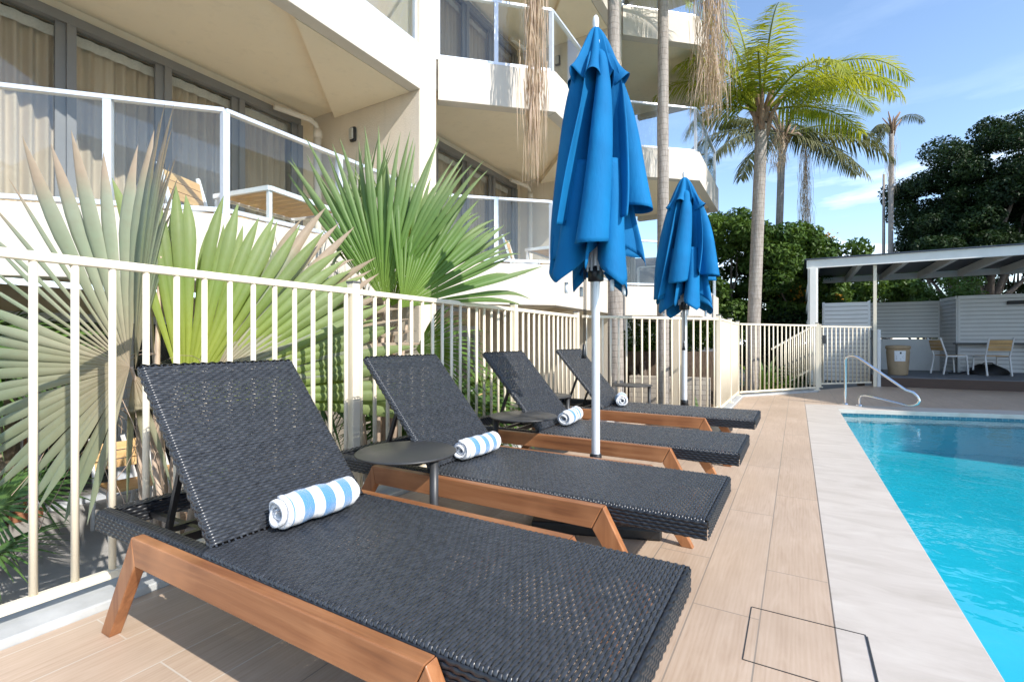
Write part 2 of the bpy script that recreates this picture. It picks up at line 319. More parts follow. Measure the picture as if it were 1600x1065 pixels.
def water_mat():
    m = Mat('pool water'); m.t.nodes.remove(m.b); n = m.noise(m.wcoord((1, 1, 1)), 3.2, 3, .5, .5); n2 = m.noise(m.wcoord(), 11, 2)
    bp = m.n('ShaderNodeBump', {'Height': m.math('ADD', n, m.math('MULTIPLY', n2, .25)), 'Strength': .30, 'Distance': .02}).outputs[0]
    g = m.n('ShaderNodeBsdfGlossy', {'Roughness': .02, 'Normal': bp}); 
    rf = m.n('ShaderNodeBsdfTransparent', {'Color': (.42, .95, 1.0, 1)})
    lw = m.n('ShaderNodeLayerWeight', {'Blend': .5, 'Normal': bp}); fr = m.n('ShaderNodeMath', {0: m.math('POWER', lw.outputs[1], 4.0), 1: .9, 2: .03}, operation='MULTIPLY_ADD', use_clamp=True)
    ms = m.n('ShaderNodeMixShader', {0: fr.outputs[0], 1: rf.outputs[0], 2: g.outputs[0]}); m.t.links.new(ms.outputs[0], m.o.inputs[0]); return m.m
M['water'] = water_mat()
M['tileline'] = brick('blue waterline mosaic', (.03, .13, .20), (.06, .22, .30), (.25, .33, .36), .3)
M['broom'] = col('brown broom wood', (.28, .12, .06), .6)
M['lightglass'] = col('frosted lamp glass', (.45, .43, .38), .4)
# ================================================================== SETTING
struct = lambda o: tag(o, kind='structure')
GZ = -.85
struct(MB().sheet([(-250, -250), (250, -250), (250, 250), (-250, 250)], GZ - .12).build('ground', M['ground']))
struct(MB().prism([(-9, -3), (-2.46, -3), (-2.46, 5.6), (-2.46, 8.6), (-9, 8.6)], GZ - .1, -.80).build('patio', M['patio']))
FE = lambda x: 8.62 + (x - .53) * .27            # far edge of the pool
b = MB()
b.prism([(-2.22, -4), (.114, -4), (.114, 9.03), (-.82, 9.03), (-.82, 7.1), (-2.22, 5.5)], -.9, 0)
b.prism([(-.82, 9.03), (.114, 9.03), (9, FE(9) + .42), (14, 13.3), (14, 13.6), (1.46, 13.6), (.38, 11.75), (-.82, 9.6)], -.9, 0)
b.prism([(7.5, -4), (14, -4), (14, 13.3), (9, FE(9) + .42), (7.5, FE(7.5) + .42)], -.9, 0)
struct(b.build('pool_deck', M['deck']))
b = MB(); b.prism([(.1155, -4), (.53, -4), (.53, FE(.53)), (.1155, 9.03)], -.06, 0.0); b.prism([(.118, 9.034), (.534, FE(.53)), (7.1, FE(7.1)), (7.1, FE(7.1) + .42)], -.06, 0.0)
b.prism([(7.1, -4), (7.5, -4), (7.5, FE(7.5)), (7.1, FE(7.1))], -.06, 0)
struct(b.build('pool_coping', M['coping'], bevel=.003))
b = MB(); pz = -.58; pp = [(.55, -4), (7.08, -4), (7.08, FE(7.08) + .02), (.55, FE(.55) + .02)]
b.sheet(pp, pz)
for i in range(4):
    a, c = pp[i], pp[(i + 1) % 4]; b.add([(*a, pz), (*c, pz), (*c, -.2), (*a, -.2)], [(0, 1, 2, 3)])
struct(b.build('pool_basin', M['pool']))
b = MB()
for i in range(4):
    a, c = pp[i], pp[(i + 1) % 4]; b.add([(*a, -.2), (*c, -.2), (*c, -.06), (*a, -.06)], [(0, 1, 2, 3)])
struct(b.build('waterline_tiles', M['tileline']))
struct(MB().sheet(pp, -.085).build('pool_water', M['water']))
b = MB(); b.prism([(-2.46, -3), (-2.225, -3), (-2.225, 5.49), (-2.46, 5.6)], GZ, .03)
b.prism([(-2.46, 5.602), (-2.225, 5.492), (-.83, 7.07), (-1.0, 7.2)], GZ, .03); b.prism([(-1.0, 7.202), (-.83, 7.072), (-.825, 9.6), (-1.0, 9.62)], GZ, .03)
b.prism([(-1.0, 9.622), (-.825, 9.602), (.375, 11.3), (.42, 12.1), (.25, 12.2), (.22, 11.5)], GZ, .03)
struct(b.build('kerb', M['concrete'], bevel=.006))
# raised terrace under the pergola
struct(MB().box((1.5, 13.32, 0), (12, 17.2, .198)).build('terrace_step', M['brown_step']))
struct(MB().box((1.5, 13.34, .2), (12, 17.2, .215)).build('terrace_floor', M['greydeck']))

# ================================================================== APARTMENT BUILDING
bo = Vector((-4.9, 4.0, GZ))
bld = thing('apartment_building', 'cream rendered apartment building with saw tooth balconies behind the fan palms', 'building', bo)
FL = [1.68, 4.30, 6.92, 9.54]
BAYS = [dict(X=-4.0, A=(-5.16, 1.05), C=2.24, W0=.95, W1=4.6, dy=0, dx=0), dict(X=-2.82, A=(-3.98, 4.92), C=5.99, W0=4.92, W1=8.57, dy=3.97, dx=1.18), dict(X=-1.62, A=(-2.80, 8.89), C=9.95, W0=8.89, W1=12.6, dy=7.94, dx=2.36)]
wing = ['left', 'middle', 'far']; fn = ['lower', 'second floor', 'top', 'roof']
def off(poly_pts, d):       # inset polyline to its left by d
    res = []
    for i, p in enumerate(poly_pts):
        p = Vector(p); ns = []
        if i > 0: e = (p - Vector(poly_pts[i - 1])).normalized(); ns.append(Vector((-e.y, e.x)))
        if i < len(poly_pts) - 1: e = (Vector(poly_pts[i + 1]) - p).normalized(); ns.append(Vector((-e.y, e.x)))
        n = sum(ns, Vector((0, 0))); n = n / n.length_squared * len(ns) if len(ns) == 2 else n
        if len(ns) == 2: n = (ns[0] + ns[1]).normalized() / max(.3, (ns[0] + ns[1]).normalized().dot(ns[0]))
        res.append(p + n * d)
    return res
# party walls
for i, B in enumerate(BAYS[:2]):
    y0 = B['W1']; x1 = B['X'] - .003 if i < 9 else 0
    MB(bo).box((-9, y0, GZ), (x1, y0 + .32, 9.9)).build('party_wall', M['render_tex'], bld, bevel=.02)
MB(bo).box((-9, .63, GZ), (-5.18, .95, 9.9)).build('party_wall', M['render_tex'], bld)
curt = []
for i, B in enumerate(BAYS):
    X, A, C, dy, dx = B['X'], B['A'], B['C'], B['dy'], B['dx']; wx = -6.0 + dx; yend = B['W1']
    outer = [A, (X, C), (X, yend)]
    if i == 2: outer = [A, (X, C), (X, yend), (wx + .1, yend)]
    for l, z in enumerate(FL):
        if l == 3:
            MB(bo).prism([(wx - 2, A[1]), A, (X, C), (X, yend), (wx - 2, yend)], z - .2, z + .35).build('roof', M['parapet'], bld); continue
        inner = off(outer, .16)
        o2 = [Vector(p) for p in outer]
        pb = MB(bo)
        for k in range(len(outer) - 1):
            pb.prism([tuple(o2[k]), tuple(o2[k + 1]), tuple(inner[k + 1]), tuple(inner[k])], z - .2, z + .35)
        pb.build('parapet', M['parapet'], bld, bevel=.008 if i < 2 else 0)
        sl = [(wx - .24, B['W0'] + .004)] + [tuple(p) for p in inner[:3]] + [(wx - .24, inner[2][1])]
        MB(bo).prism(sl, z - .10, z).build('balcony_slab', M['soffit'], bld)
        if i < 2:    # thickened triangular soffit against the party wall
            MB(bo).prism([(X - 1.55, yend - .004), (X - .165, yend - 1.62), (X - .165, yend - .004)], z - .2, z - .104).build('soffit_panel', M['soffit'], bld)
        # balustrade
        mid = off(outer, .08); zr = z + 1.22; zb = z + .40
        bl = MB(bo); pts = []
        nseg = [2, 2] if i < 2 else [2, 2, 1]
        for k in range(len(mid) - 1):
            a, c = mid[k], mid[k + 1]; n = nseg[k]
            for q in range(n + 1):
                if q == n and k < len(mid) - 2: continue
                pts.append((a.lerp(c, q / n), (c - a).normalized()))
        for k in range(len(mid) - 1):
            a, c = mid[k], mid[k + 1]
            bl.bar((*a, zr), (*c, zr), .055, .032); bl.bar((*a, zb), (*c, zb), .035, .035)
        balu = bl.build('balustrade', M['alu'], bld)
        for p, d in pts:
            MB(bo).bar((*p, z + .35), (*p, zr - .016), .05, .055, (*d, 0)).build('post', M['alu'], balu)
        for k in range(len(mid) - 1):
            a, c = mid[k], mid[k + 1]; n = nseg[k]
            for q in range(n):
                p0 = a.lerp(c, q / n + .03 / (c - a).length); p1 = a.lerp(c, (q + 1) / n - .03 / (c - a).length)
                MB(bo).bar((*p0, (zb + .018 + zr - .02) / 2), (*p1, (zb + .018 + zr - .02) / 2), .008, zr - zb - .04).build('glass_pane', M['glass'], balu)
    # window walls
    for l, z in enumerate([-.80] + FL[:3]):
        zt = z + 2.40 if l else 1.30
        wxx = wx if l else wx - .9
        y0 = B['W0'] + .1; y1 = B['W0'] + 3.39 if i else 4.34
        if i == 2 and l == 0: 
            MB(bo).box((wxx - .3, B['W0'] - .1, GZ), (wxx, yend - 1.6, 1.47)).build('wall', M['render'], bld); continue
        e = MB(bo); e.box((wxx - .25, y1, z), (wxx, yend - .002, z + 2.517)); e.box((wxx - .25, B['W0'] + .002, z), (wxx, y0, z + 2.517)); e.box((wxx - .25, y0, zt), (wxx, y1, z + (2.517 if l else 2.377)))
        e.build('wall', M['render'], bld)
        n = 4; wf = MB(bo); pw = (y1 - y0) / n; fr = .045
        wf.bar((wxx + .02, y0, zt - fr), (wxx + .02, y1, zt - fr), .11, .09); wf.bar((wxx + .02, y0, z + .03), (wxx + .02, y1, z + .03), .11, .06)
        for k in range(n + 1):
            yy = y0 + pw * k; wf.box((wxx - .03, yy - .035, z + .06), (wxx + .07, yy + .035, zt - .09))
            if 0 < k: wf.box((wxx + .0, yy - .11, z + .06), (wxx + .035, yy - .035, zt - .09))
        win = wf.build('window', M['frame_grey'] if l else M['alu'], bld)
        for k in range(n):
            MB(bo).box((wxx + .008, y0 + pw * k + .035, z + .06), (wxx + .014, y0 + pw * (k + 1) - .11, zt - .09)).build('pane', M['window'], win)
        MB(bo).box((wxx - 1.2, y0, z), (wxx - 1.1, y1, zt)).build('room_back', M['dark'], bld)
        if l == 0 and i == 1: continue
        for k in range(n):                        # curtains: one per window leaf
            if l == 0 and k in (1, 2, 3): continue
            if i == 2 and k < 2: continue
            a0 = y0 + pw * k + .01; a1 = y0 + pw * (k + 1) - (.02 if k < 3 or l == 0 else .1)
            cv = []; N = 70; zz = [z + .05, z + 1.2, zt - .30, zt - .12]; rr = random.Random(i * 100 + l * 10 + k)
            ph = rr.random() * 6; fq = rr.uniform(7, 9)
            for zi, q in enumerate(zz):
                for j in range(N + 1):
                    u = j / N; am = (.035, .035, .022, .02)[zi]
                    cv.append((wxx - .12 + am * math.sin(u * fq * 6.28 + ph + .5 * math.sin(u * 11 + zi * .4)) + .012 * math.sin(u * 41 + ph), a0 + (a1 - a0) * u, q + (.02 * math.sin(u * 9 + ph) if zi == 3 else 0)))
            cf = [(r_ * (N + 1) + j, r_ * (N + 1) + j + 1, (r_ + 1) * (N + 1) + j + 1, (r_ + 1) * (N + 1) + j) for r_ in range(3) for j in range(N)]
            org = Vector((wxx - .12, a0, z))
            side = ['at the left end of', 'second from left in', 'third from left in', 'at the right end of'][k]
            fl_ = ['ground floor', 'lower balcony', 'second floor balcony', 'top floor balcony'][l]
            c_ = MB(org).add(cv, cf, True).build('curtain', M['curtain'], loc=org)
            tag(c_, f'beige curtain {side} the {wing[i]} {fl_} window', 'curtain', group='curtains behind the balcony windows')
            tp = MB(org)
            tv = [(wxx - .072 + .008 * math.sin(j * .9), a0 + (a1 - a0) * j / 40, zq) for zq in (zt - .20, zt - .10) for j in range(41)]
            tp.add(tv, [(j, j + 1, 42 + j, 41 + j) for j in range(40)], True); tp.build('heading_tape', M['lace'], c_)
    # downpipes and lamps
    if i < 2:
        for z in FL[:2]:
            yy = 4.42 + dy; xx = -5.68 + dx
            dp = MB(bo); dp.tube([(xx - .1, yy - .58, z + 2.32), (xx, yy - .12, z + 2.31), (xx, yy - .03, z + 2.28), (xx, yy, z + 2.2)], .035, 12); dp.tube([(xx, yy, z), (xx, yy, z + 2.22)], .05, 14); dp.tube([(xx, yy, z + 2.1), (xx, yy, z + 2.2)], .057, 14)
            dp.build('downpipe', M['parapet'], bld)
            lx = -5.16 + dx; ly = yend - .06; lz = z + 2.1
            lp = MB(bo); lp.bar((lx, yend - .001, lz), (lx, yend - .05, lz), .11, .2); lm = lp.build('wall_lamp', M['ink'], bld, bevel=.03)
            MB(bo).bar((lx, yend - .045, lz), (lx, yend - .075, lz), .075, .15).build('lamp_glass', M['lightglass'], lm, bevel=.02)
# undercroft dark back for the far bay columns
MB(bo).box((-2.05, 9.6, GZ), (-1.85, 9.8, 1.49)).build('column', M['render'], bld)
# dark grey strip where two parapets meet beside the umbrella
MB(bo).box((-2.80, 8.60, 1.2), (-2.74, 8.84, 4.1)).build('dark_strip', M['frame_grey'], bld)

# ================================================================== POOL FENCE
def fence(name_label, pts, posts, skip_last=False, name='pool_fence', cat='fence', zb=.085, zt=1.3, group=None, pr=.0125):
    p0 = Vector((*pts[0], 0)); th = thing(name, name_label, cat, p0, 0, group)
    pk = None
    for a, c in zip(pts[:-1], pts[1:]):
        a = Vector((*a, 0)); c = Vector((*c, 0)); Lg = (c - a).length; d = (c - a).normalized()
        MB(p0).bar(a + Vector((0, 0, zt)), c + Vector((0, 0, zt)), .036, .034).build('top_rail', M['fence'], th, bevel=.006)
        MB(p0).bar(a + Vector((0, 0, zb)), c + Vector((0, 0, zb)), .036, .034).build('bottom_rail', M['fence'], th, bevel=.006)
        n = max(1, round(Lg / .1165))
        for k in range(n):
            q = a + d * (k + .5) * Lg / n
            if any((q - Vector((*pp_, 0))).length < .05 for pp_ in posts): continue
            if pk is None: pk = MB().tube([(0, 0, zb + .017), (0, 0, zt - .017)], pr, 12).build('picket', M['fence'], th); pk.location = q - p0
            else:
                o = pk.copy(); COL.objects.link(o); o.parent = th; o.location = q - p0
    for pp_ in posts:
        q = Vector((*pp_, 0)); po = MB(p0).box((q.x - .028, q.y - .028, .032), (q.x + .028, q.y + .028, zt + .05)).build('post', M['fence'], th, bevel=.004)
        MB(p0).box((q.x - .031, q.y - .031, zt + .05), (q.x + .031, q.y + .031, zt + .062)).build('post_cap', M['fence_cap'], po)
        MB(p0).box((q.x - .055, q.y - .055, .03), (q.x + .055, q.y + .055, .042)).build('foot_plate', M['fence'], po)
    return th
fence('long cream picket pool fence running behind the four loungers', [(-2.33, -.35), (-2.33, 2.07), (-2.33, 4.02), (-2.33, 5.53)], [(-2.33, 2.07), (-2.33, 4.02), (-2.33, 5.55), (-2.33, -.35)])
fence('short angled cream picket fence behind the farther folded umbrella', [(-2.28, 5.60), (-.93, 7.14)], [(-.92, 7.16)])
fence('cream picket fence seen edge on between the umbrella and the palm', [(-.91, 7.2), (-.91, 9.5)], [(-.91, 9.52), (-.91, 8.35)])
fence('cream picket fence in front of the tall ringed palm trunk', [(-.88, 9.56), (.33, 11.3)], [(.35, 11.33)])
gt = fence('cream picket pool gate between the pergola posts', [(.44, 12.1), (1.40, 13.12)], [(.42, 12.06)], name='pool_gate', cat='gate', zb=.1)
MB(Vector((.44, 12.1, 0))).box((.47, 12.08, .95), (.53, 12.14, 1.12)).build('latch', M['charcoal'], gt)
# stair railing sloping behind the far fence
sr = thing('stair_railing', 'cream stair railing sloping up to the right behind the far fence', 'railing', P(1205, 600, 11.3))
so_ = P(1205, 600, 11.3); s0 = P(1205, 545, 11.3); s1 = P(1272, 508, 11.0)
MB(so_).bar(s0, s1, .05, .04).build('handrail', M['fence'], sr); 
f0 = P(1205, 545, 11.3) - Vector((0, 0, .95)); f1 = P(1272, 508, 11.0) - Vector((0, 0, .95)); MB(so_).bar(f0, f1, .05, .04).build('bottom_rail', M['fence'], sr)
for k in range(11):
    a = s0.lerp(s1, (k + .5) / 11); MB(so_).tube([a, a - Vector((0, 0, .95))], .012, 8).build('picket', M['fence'], sr)

# ================================================================== PERGOLA AND TERRACE
pg0 = Vector((.25, 13.1, 0)); pg = thing('pergola', 'white flat pergola with dark roof sheeting over the terrace', 'pergola', pg0)
zb_ = 2.66
MB(pg0).box((.20, 13.06, zb_), (12, 13.12, zb_ + .19)).build('front_beam', M['pergola'], pg)
MB(pg0).box((.40, 16.6, zb_ - .0), (12, 16.66, zb_ + .16)).build('back_beam', M['pergola'], pg)
for k in range(15):
    x = .42 + k * .8; MB(pg0).bar((x, 13.125, zb_ + .09), (x + .0, 16.595, zb_ + .08), .085, .17).build('rafter', M['pergola'], pg)
MB(pg0).box((.16, 13.0, zb_ + .195), (12.1, 16.8, zb_ + .215)).build('roof_sheet', M['roofsheet'], pg)
MB(pg0).box((.26, 13.0, 0), (.38, 13.055, zb_ + .0)).build('post', M['pergola'], pg); MB(pg0).box((.22, 13.06, 0), (.42, 13.12, zb_ - .002)).build('post', M['pergola'], pg)
MB(pg0).box((1.45, 13.18, 0), (1.51, 13.24, zb_)).build('post', M['fence'], pg)
MB(pg0).box((.42, 16.55, 0), (.52, 16.6, zb_)).build('post', M['pergola'], pg)
for k in range(3): MB(pg0).box((.22, 13.2, 1.3 + k * .42), (.26, 16.5, 1.5 + k * .42)).build('side_slat', M['pergola'], pg)
def slatwall(label, a, c, z0, z1, z_solid):
    a = Vector((*a, 0)); c = Vector((*c, 0)); t = thing('slat_screen', label, 'screen', a + Vector((0, 0, z0)), 0, 'white slat screens round the terrace'); o = t.location.copy()
    if z_solid > z0: MB(o).bar(a + Vector((0, 0, (z0 + z_solid) / 2)), c + Vector((0, 0, (z0 + z_solid) / 2)), .03, z_solid - z0).build('solid_panel', M['slatwall'], t)
    z = max(z0, z_solid) + .05; mb = MB(o)
    while z < z1 - .03: mb.bar(a + Vector((0, 0, z + .038)), c + Vector((0, 0, z + .038)), .03, .086); z += .0975
    mb.build('slats', M['slatwall'], t)
    bk_ = Vector((-(c - a).normalized().y, (c - a).normalized().x, 0)) * .03; zm = (max(z0, z_solid) + z1) / 2 - .02
    MB(o).bar(a + bk_ + Vector((0, 0, zm)), c + bk_ + Vector((0, 0, zm)), .008, z1 - max(z0, z_solid) - .10).build('gap_shade_sheet', M['frame_grey'], t)  # dark sheet added behind the slats, standing in for shade in the gaps
    n = max(1, int((c - a).length / 1.5)); d = (c - a).normalized(); nn = Vector((d.y, -d.x, 0)) * -.04
    for k in range(n + 1):
        q = a.lerp(c, k / n) + nn; MB(o).bar(q + Vector((0, 0, z0)), q + Vector((0, 0, z1 - .02)), .05, .05, (1, 0, 0)).build('post', M['slatwall'], t)
slatwall('white slat screen along the back of the terrace behind the basket', (.5, 16.82), (3.26, 16.78), .215, 2.08, 1.05)
slatwall('narrow angled return of the white slat screen beside the table', (3.27, 16.77), (3.39, 15.82), .215, 2.08, .215)
slatwall('white slat screen with a wall lamp behind the outdoor table', (3.41, 15.8), (8.5, 15.8), .215, 2.08, .215)
slatwall('white slat panel standing behind the pool gate', (.56, 13.9), (1.45, 13.9), .02, 1.95, .02)
wp = MB((1.5, 13.3, 0)).box((1.53, 13.26, .0), (1.59, 14.3, 1.25)).build('low_panel', M['slatwall'], loc=(1.5, 13.3, 0)); tag(wp, 'plain white low panel beside the pergola post at the terrace edge', 'panel')
q = P(1590, 471, 11.2); tl = MB((q.x, 15.78, q.z)).box((q.x - .12, 15.68, q.z - .04), (q.x + .3, 15.77, q.z + .04)).build('wall_light', M['ink'], loc=(q.x, 15.78, q.z)); tag(tl, 'black box wall light on the white slat screen at right edge', 'light')
# ------------------------------------------------ furniture prototypes
def chair_proto(label, loc, rz, group):
    t = thing('slatted_chair', label, 'chair', loc, rz, group)      # faces local +Y, back at -Y
    s = MB()
    for k in range(5): s.box((-.21, -.19 + k * .085, .435), (.21, -.112 + k * .085, .452))
    s.build('seat', M['slat'], t); s = MB()
    for k in range(3):
        z = .60 + k * .083; y = -.235 - (z - .45) * .22; s.bar((-.21, y, z), (.21, y, z), .016, .076, (0, -.2, 1))
    s.build('backrest', M['slat'], t)
    for sx in (-1, 1):
        MB().bar((sx * .225, .235, 0), (sx * .225, .20, .45), .026, .026).build('leg', M['white_metal'], t)
        m_ = MB(); m_.bar((sx * .225, -.27, 0), (sx * .225, -.20, .43), .026, .026); m_.bar((sx * .225, -.20, .43), (sx * .225, -.335, .86), .026, .026); m_.build('leg', M['white_metal'], t)
        MB().bar((sx * .225, -.20, .43), (sx * .225, .205, .43), .026, .03).build('seat_rail', M['white_metal'], t)
    return t
def table_proto(label, loc, rz, w=1.1, d=.7, mat='white_metal', h=.73):
    t = thing('slatted_table', label, 'table', loc, rz); s = MB(); n = 8
    for k in range(n): s.box((-w / 2 + .03, -d / 2 + .03 + k * (d - .06) / n, h - .02), (w / 2 - .03, -d / 2 + .03 + (k + .9) * (d - .06) / n, h - .003))
    s.build('tabletop', M['slat'] if mat == 'white_metal' else M['charcoal'], t); s = MB()
    for a, c in (((-w / 2, -d / 2), (w / 2, -d / 2)), ((w / 2, -d / 2), (w / 2, d / 2)), ((w / 2, d / 2), (-w / 2, d / 2)), ((-w / 2, d / 2), (-w / 2, -d / 2))): s.bar((*a, h - .02), (*c, h - .02), .03, .042)
    s.build('table_frame', M[mat], t)
    for sx in (-1, 1):
        for sy in (-1, 1): MB().bar((sx * (w / 2 - .02), sy * (d / 2 - .02), 0), (sx * (w / 2 - .02), sy * (d / 2 - .02), h - .04), .035, .035).build('leg', M[mat], t)
    return t
Z1 = FL[0] + .001
c0 = chair_proto('slatted timber chair facing away on the left lower balcony, near the corner post', (-4.53, 2.42, Z1), R(-66), 'slatted chairs on the left lower balcony')
dup(c0, (-4.42, 3.72, Z1), R(150), 'slatted timber chair at the right end of the left lower balcony table')
table_proto('slatted table with white frame on the left lower balcony', (-4.56, 3.12, Z1), R(8), .72, .95)
dup(c0, (-3.45, 6.35, Z1), R(-70), 'slatted timber chair left of the table on the middle lower balcony', 'slatted chairs on the middle lower balcony')
dup(c0, (-3.12, 7.65, Z1), R(170), 'slatted timber chair behind the table on the middle lower balcony', 'slatted chairs on the middle lower balcony')
table_proto('slatted table with white frame on the middle lower balcony', (-3.2, 6.95, Z1), R(0), .75, .85)
ZP = -.799
q = P(205, 700, 4.65); dup(c0, (q.x, q.y, ZP), R(-95), 'slatted timber chair on the ground floor patio beside the broom', 'slatted chairs on the ground floor patio')
q = P(268, 700, 5.1); dup(c0, (q.x, q.y, ZP), R(-60), 'slatted timber chair on the patio seen behind the nearest backrest', 'slatted chairs on the ground floor patio')
q = P(780, 625, 6.8); dup(c0, (q.x, q.y, ZP + .3), R(-100), 'slatted timber chair on the patio left of the second fence post', 'slatted chairs on the ground floor patio')
q = P(75, 780, 5.05); br_ = thing('broom', 'brown wooden broom leaning against the ground floor glass door', 'broom', (-6.75, 2.0 - .25, ZP)); o_ = br_.location.copy()
MB().tube([(0.05, 0, .08), (-.03, .02, 1.15)], .014, 8).build('handle', M['broom'], br_); MB().box((-.03, -.13, 0), (.09, .13, .09)).build('head', M['broom'], br_, bevel=.01)
# terrace
tz = .216
q = P(1548, 560, 11.75); table_proto('dark metal table on the shaded terrace', (q.x, q.y, tz), R(-6), 1.35, .8, 'charcoal', .74)
q = P(1549, 560, 11.15); dup(c0, (q.x, q.y, tz), R(15), 'slatted chair facing the terrace table with its back to the pool', 'slatted chairs round the dark terrace table')
q = P(1484, 560, 11.6); dup(c0, (q.x, q.y, tz), R(-70), 'slatted chair at the left end of the dark terrace table', 'slatted chairs round the dark terrace table')
q = P(1590, 560, 12.3); dup(c0, (q.x, q.y, tz), R(110), 'slatted chair at the right far corner of the dark terrace table', 'slatted chairs round the dark terrace table')
q = P(1543, 580, 11.35); bg_ = thing('bag', 'black soft bag lying under the terrace chair', 'bag', (q.x, q.y, tz)); rr = random.Random(4)
bv = MB(); N = 14; prof = []
for j in range(7):
    for k in range(20):
        a = 6.283 * k / 20; h = j / 6; r_ = math.cos(h * 1.45) ** .5; bv.v.append((.36 * r_ * math.cos(a) * (1 + .12 * math.sin(a * 3 + j)), .2 * r_ * math.sin(a), .2 * h * (1 + .25 * math.cos(a * 2 + 1))))
bv.f = [(j * 20 + k, j * 20 + (k + 1) % 20, (j + 1) * 20 + (k + 1) % 20, (j + 1) * 20 + k) for j in range(6) for k in range(20)] + [tuple(120 + k for k in range(20))]; bv.sm = [True] * len(bv.f); bv.build('bag_body', M['bag'], bg_)
MB().tube([(-.35, 0, .05), (-.5, -.05, .02), (-.62, .02, .015), (-.7, -.08, .015)], .016, 8).build('strap', M['bag'], bg_); MB().tube([(-.12, 0, .2), (-.06, 0, .27), (.08, 0, .27), (.14, 0, .2)], .012, 8).build('handle', M['bag'], bg_)
q = P(1403, 583, 11.3); bk = thing('towel_basket', 'tall woven basket with a white notice on the terrace', 'basket', (q.x, q.y, tz)); bb = MB()
bb.lathe((0, 0, 0), [(0, 0), (.19, 0), (.2, .02), (.225, .3), (.238, .5), (.244, .52), (.238, .54), (.235, .6)], 28); bb.build('basket_body', M['basket'], bk); bk.scale = (.92, .92, 1.0)
MB().lathe((0, 0, 0), [(.235, .6), (.255, .6), (.258, .66), (.23, .68), (0, .69)], 28).build('lid', M['basket'], bk)
nn = MB()      # curved notice on the basket facing the pool
for j in range(9):
    a = -2.0 + j * .12; 
    for z, r_ in ((.32, .233), (.56, .2475)): nn.v.append((r_ * math.cos(a), r_ * math.sin(a), z))
nn.f = [(2 * j, 2 * j + 2, 2 * j + 3, 2 * j + 1) for j in range(8)]; nn.sm = [True] * 8; no = nn.build('notice', M['paper'], bk)
iv = MB()
for (a0, a1, z0, z1) in ((-1.56, -1.42, .49, .53), (-1.85, -1.25, .44, .447), (-1.85, -1.3, .415, .422), (-1.85, -1.25, .39, .397), (-1.85, -1.45, .365, .372)):
    vs = [((.2355 + (z - .32) * .06) * math.cos(a), (.2355 + (z - .32) * .06) * math.sin(a), z) for a, z in ((a0, z0), (a1, z0), (a1, z1), (a0, z1))]; iv.add(vs, [(0, 1, 2, 3)])
iv.build('printed_lines', M['ink'], no)
# ------------------------------------------------ pool handrail, lid
h0 = P(1321, 630, 7.7); h0.z = 0; hr = thing('pool_handrail', 'bent stainless steel handrail at the far corner of the pool', 'handrail', h0)
e = (P(1437, 612, 6.95) - h0); e.z = 0; el = e.length; e.normalize()
pts = [(0, 0)] + [(0, .70), (.02, .74), (.06, .765), (.11, .765), (.17, .745)]; L2_ = el
pts += [(.17 + (L2_ - .33) * k / 6, .745 - .46 * k / 6) for k in range(1, 7)]
cx, cz = L2_ - .12, .22
pts += [(L2_ - .075, .26), (L2_ - .02, .205), (L2_, .15), (L2_ - .02, .10), (L2_ - .07, .07), (L2_ - .14, .06)]
pts += [(L2_ - .14 - (L2_ - .42) * k / 4, .06 + .10 * k / 4) for k in range(1, 5)]; pts += [(.22, .15), (.195, .12), (.19, .07), (.19, 0)]
MB().tube([(e.x * s_, e.y * s_, z) for s_, z in pts], .0195, 14, caps=False).build('rail', M['steel'], hr)
for s_ in (0, .19): MB().lathe((e.x * s_, e.y * s_, 0), [(.05, 0), (.05, .008), (.022, .02)], 18).build('flange', M['steel'], hr)
lid = thing('skimmer_lid', 'square flush access lid set into planks and coping at pool edge', 'lid', (-.146, 1.68, 0)); lo = Vector((-.146, 1.68, 0))
x0, x1, y0, y1 = -.146, .202, 1.685, 2.035; lb = MB(lo)
for a, c in (((x0, y0), (x1, y0)), ((x1, y0), (x1, y1)), ((x1, y1), (x0, y1)), ((x0, y1), (x0, y0))): lb.bar((*a, .0012), (*c, .0012), .0022, .0022)
lb.bar((x1 + .003, y0 + .01, .0013), (x1 + .003, y1 - .01, .0013), .005, .0028); lb.build('gap_frame', M['charcoal'], lid)
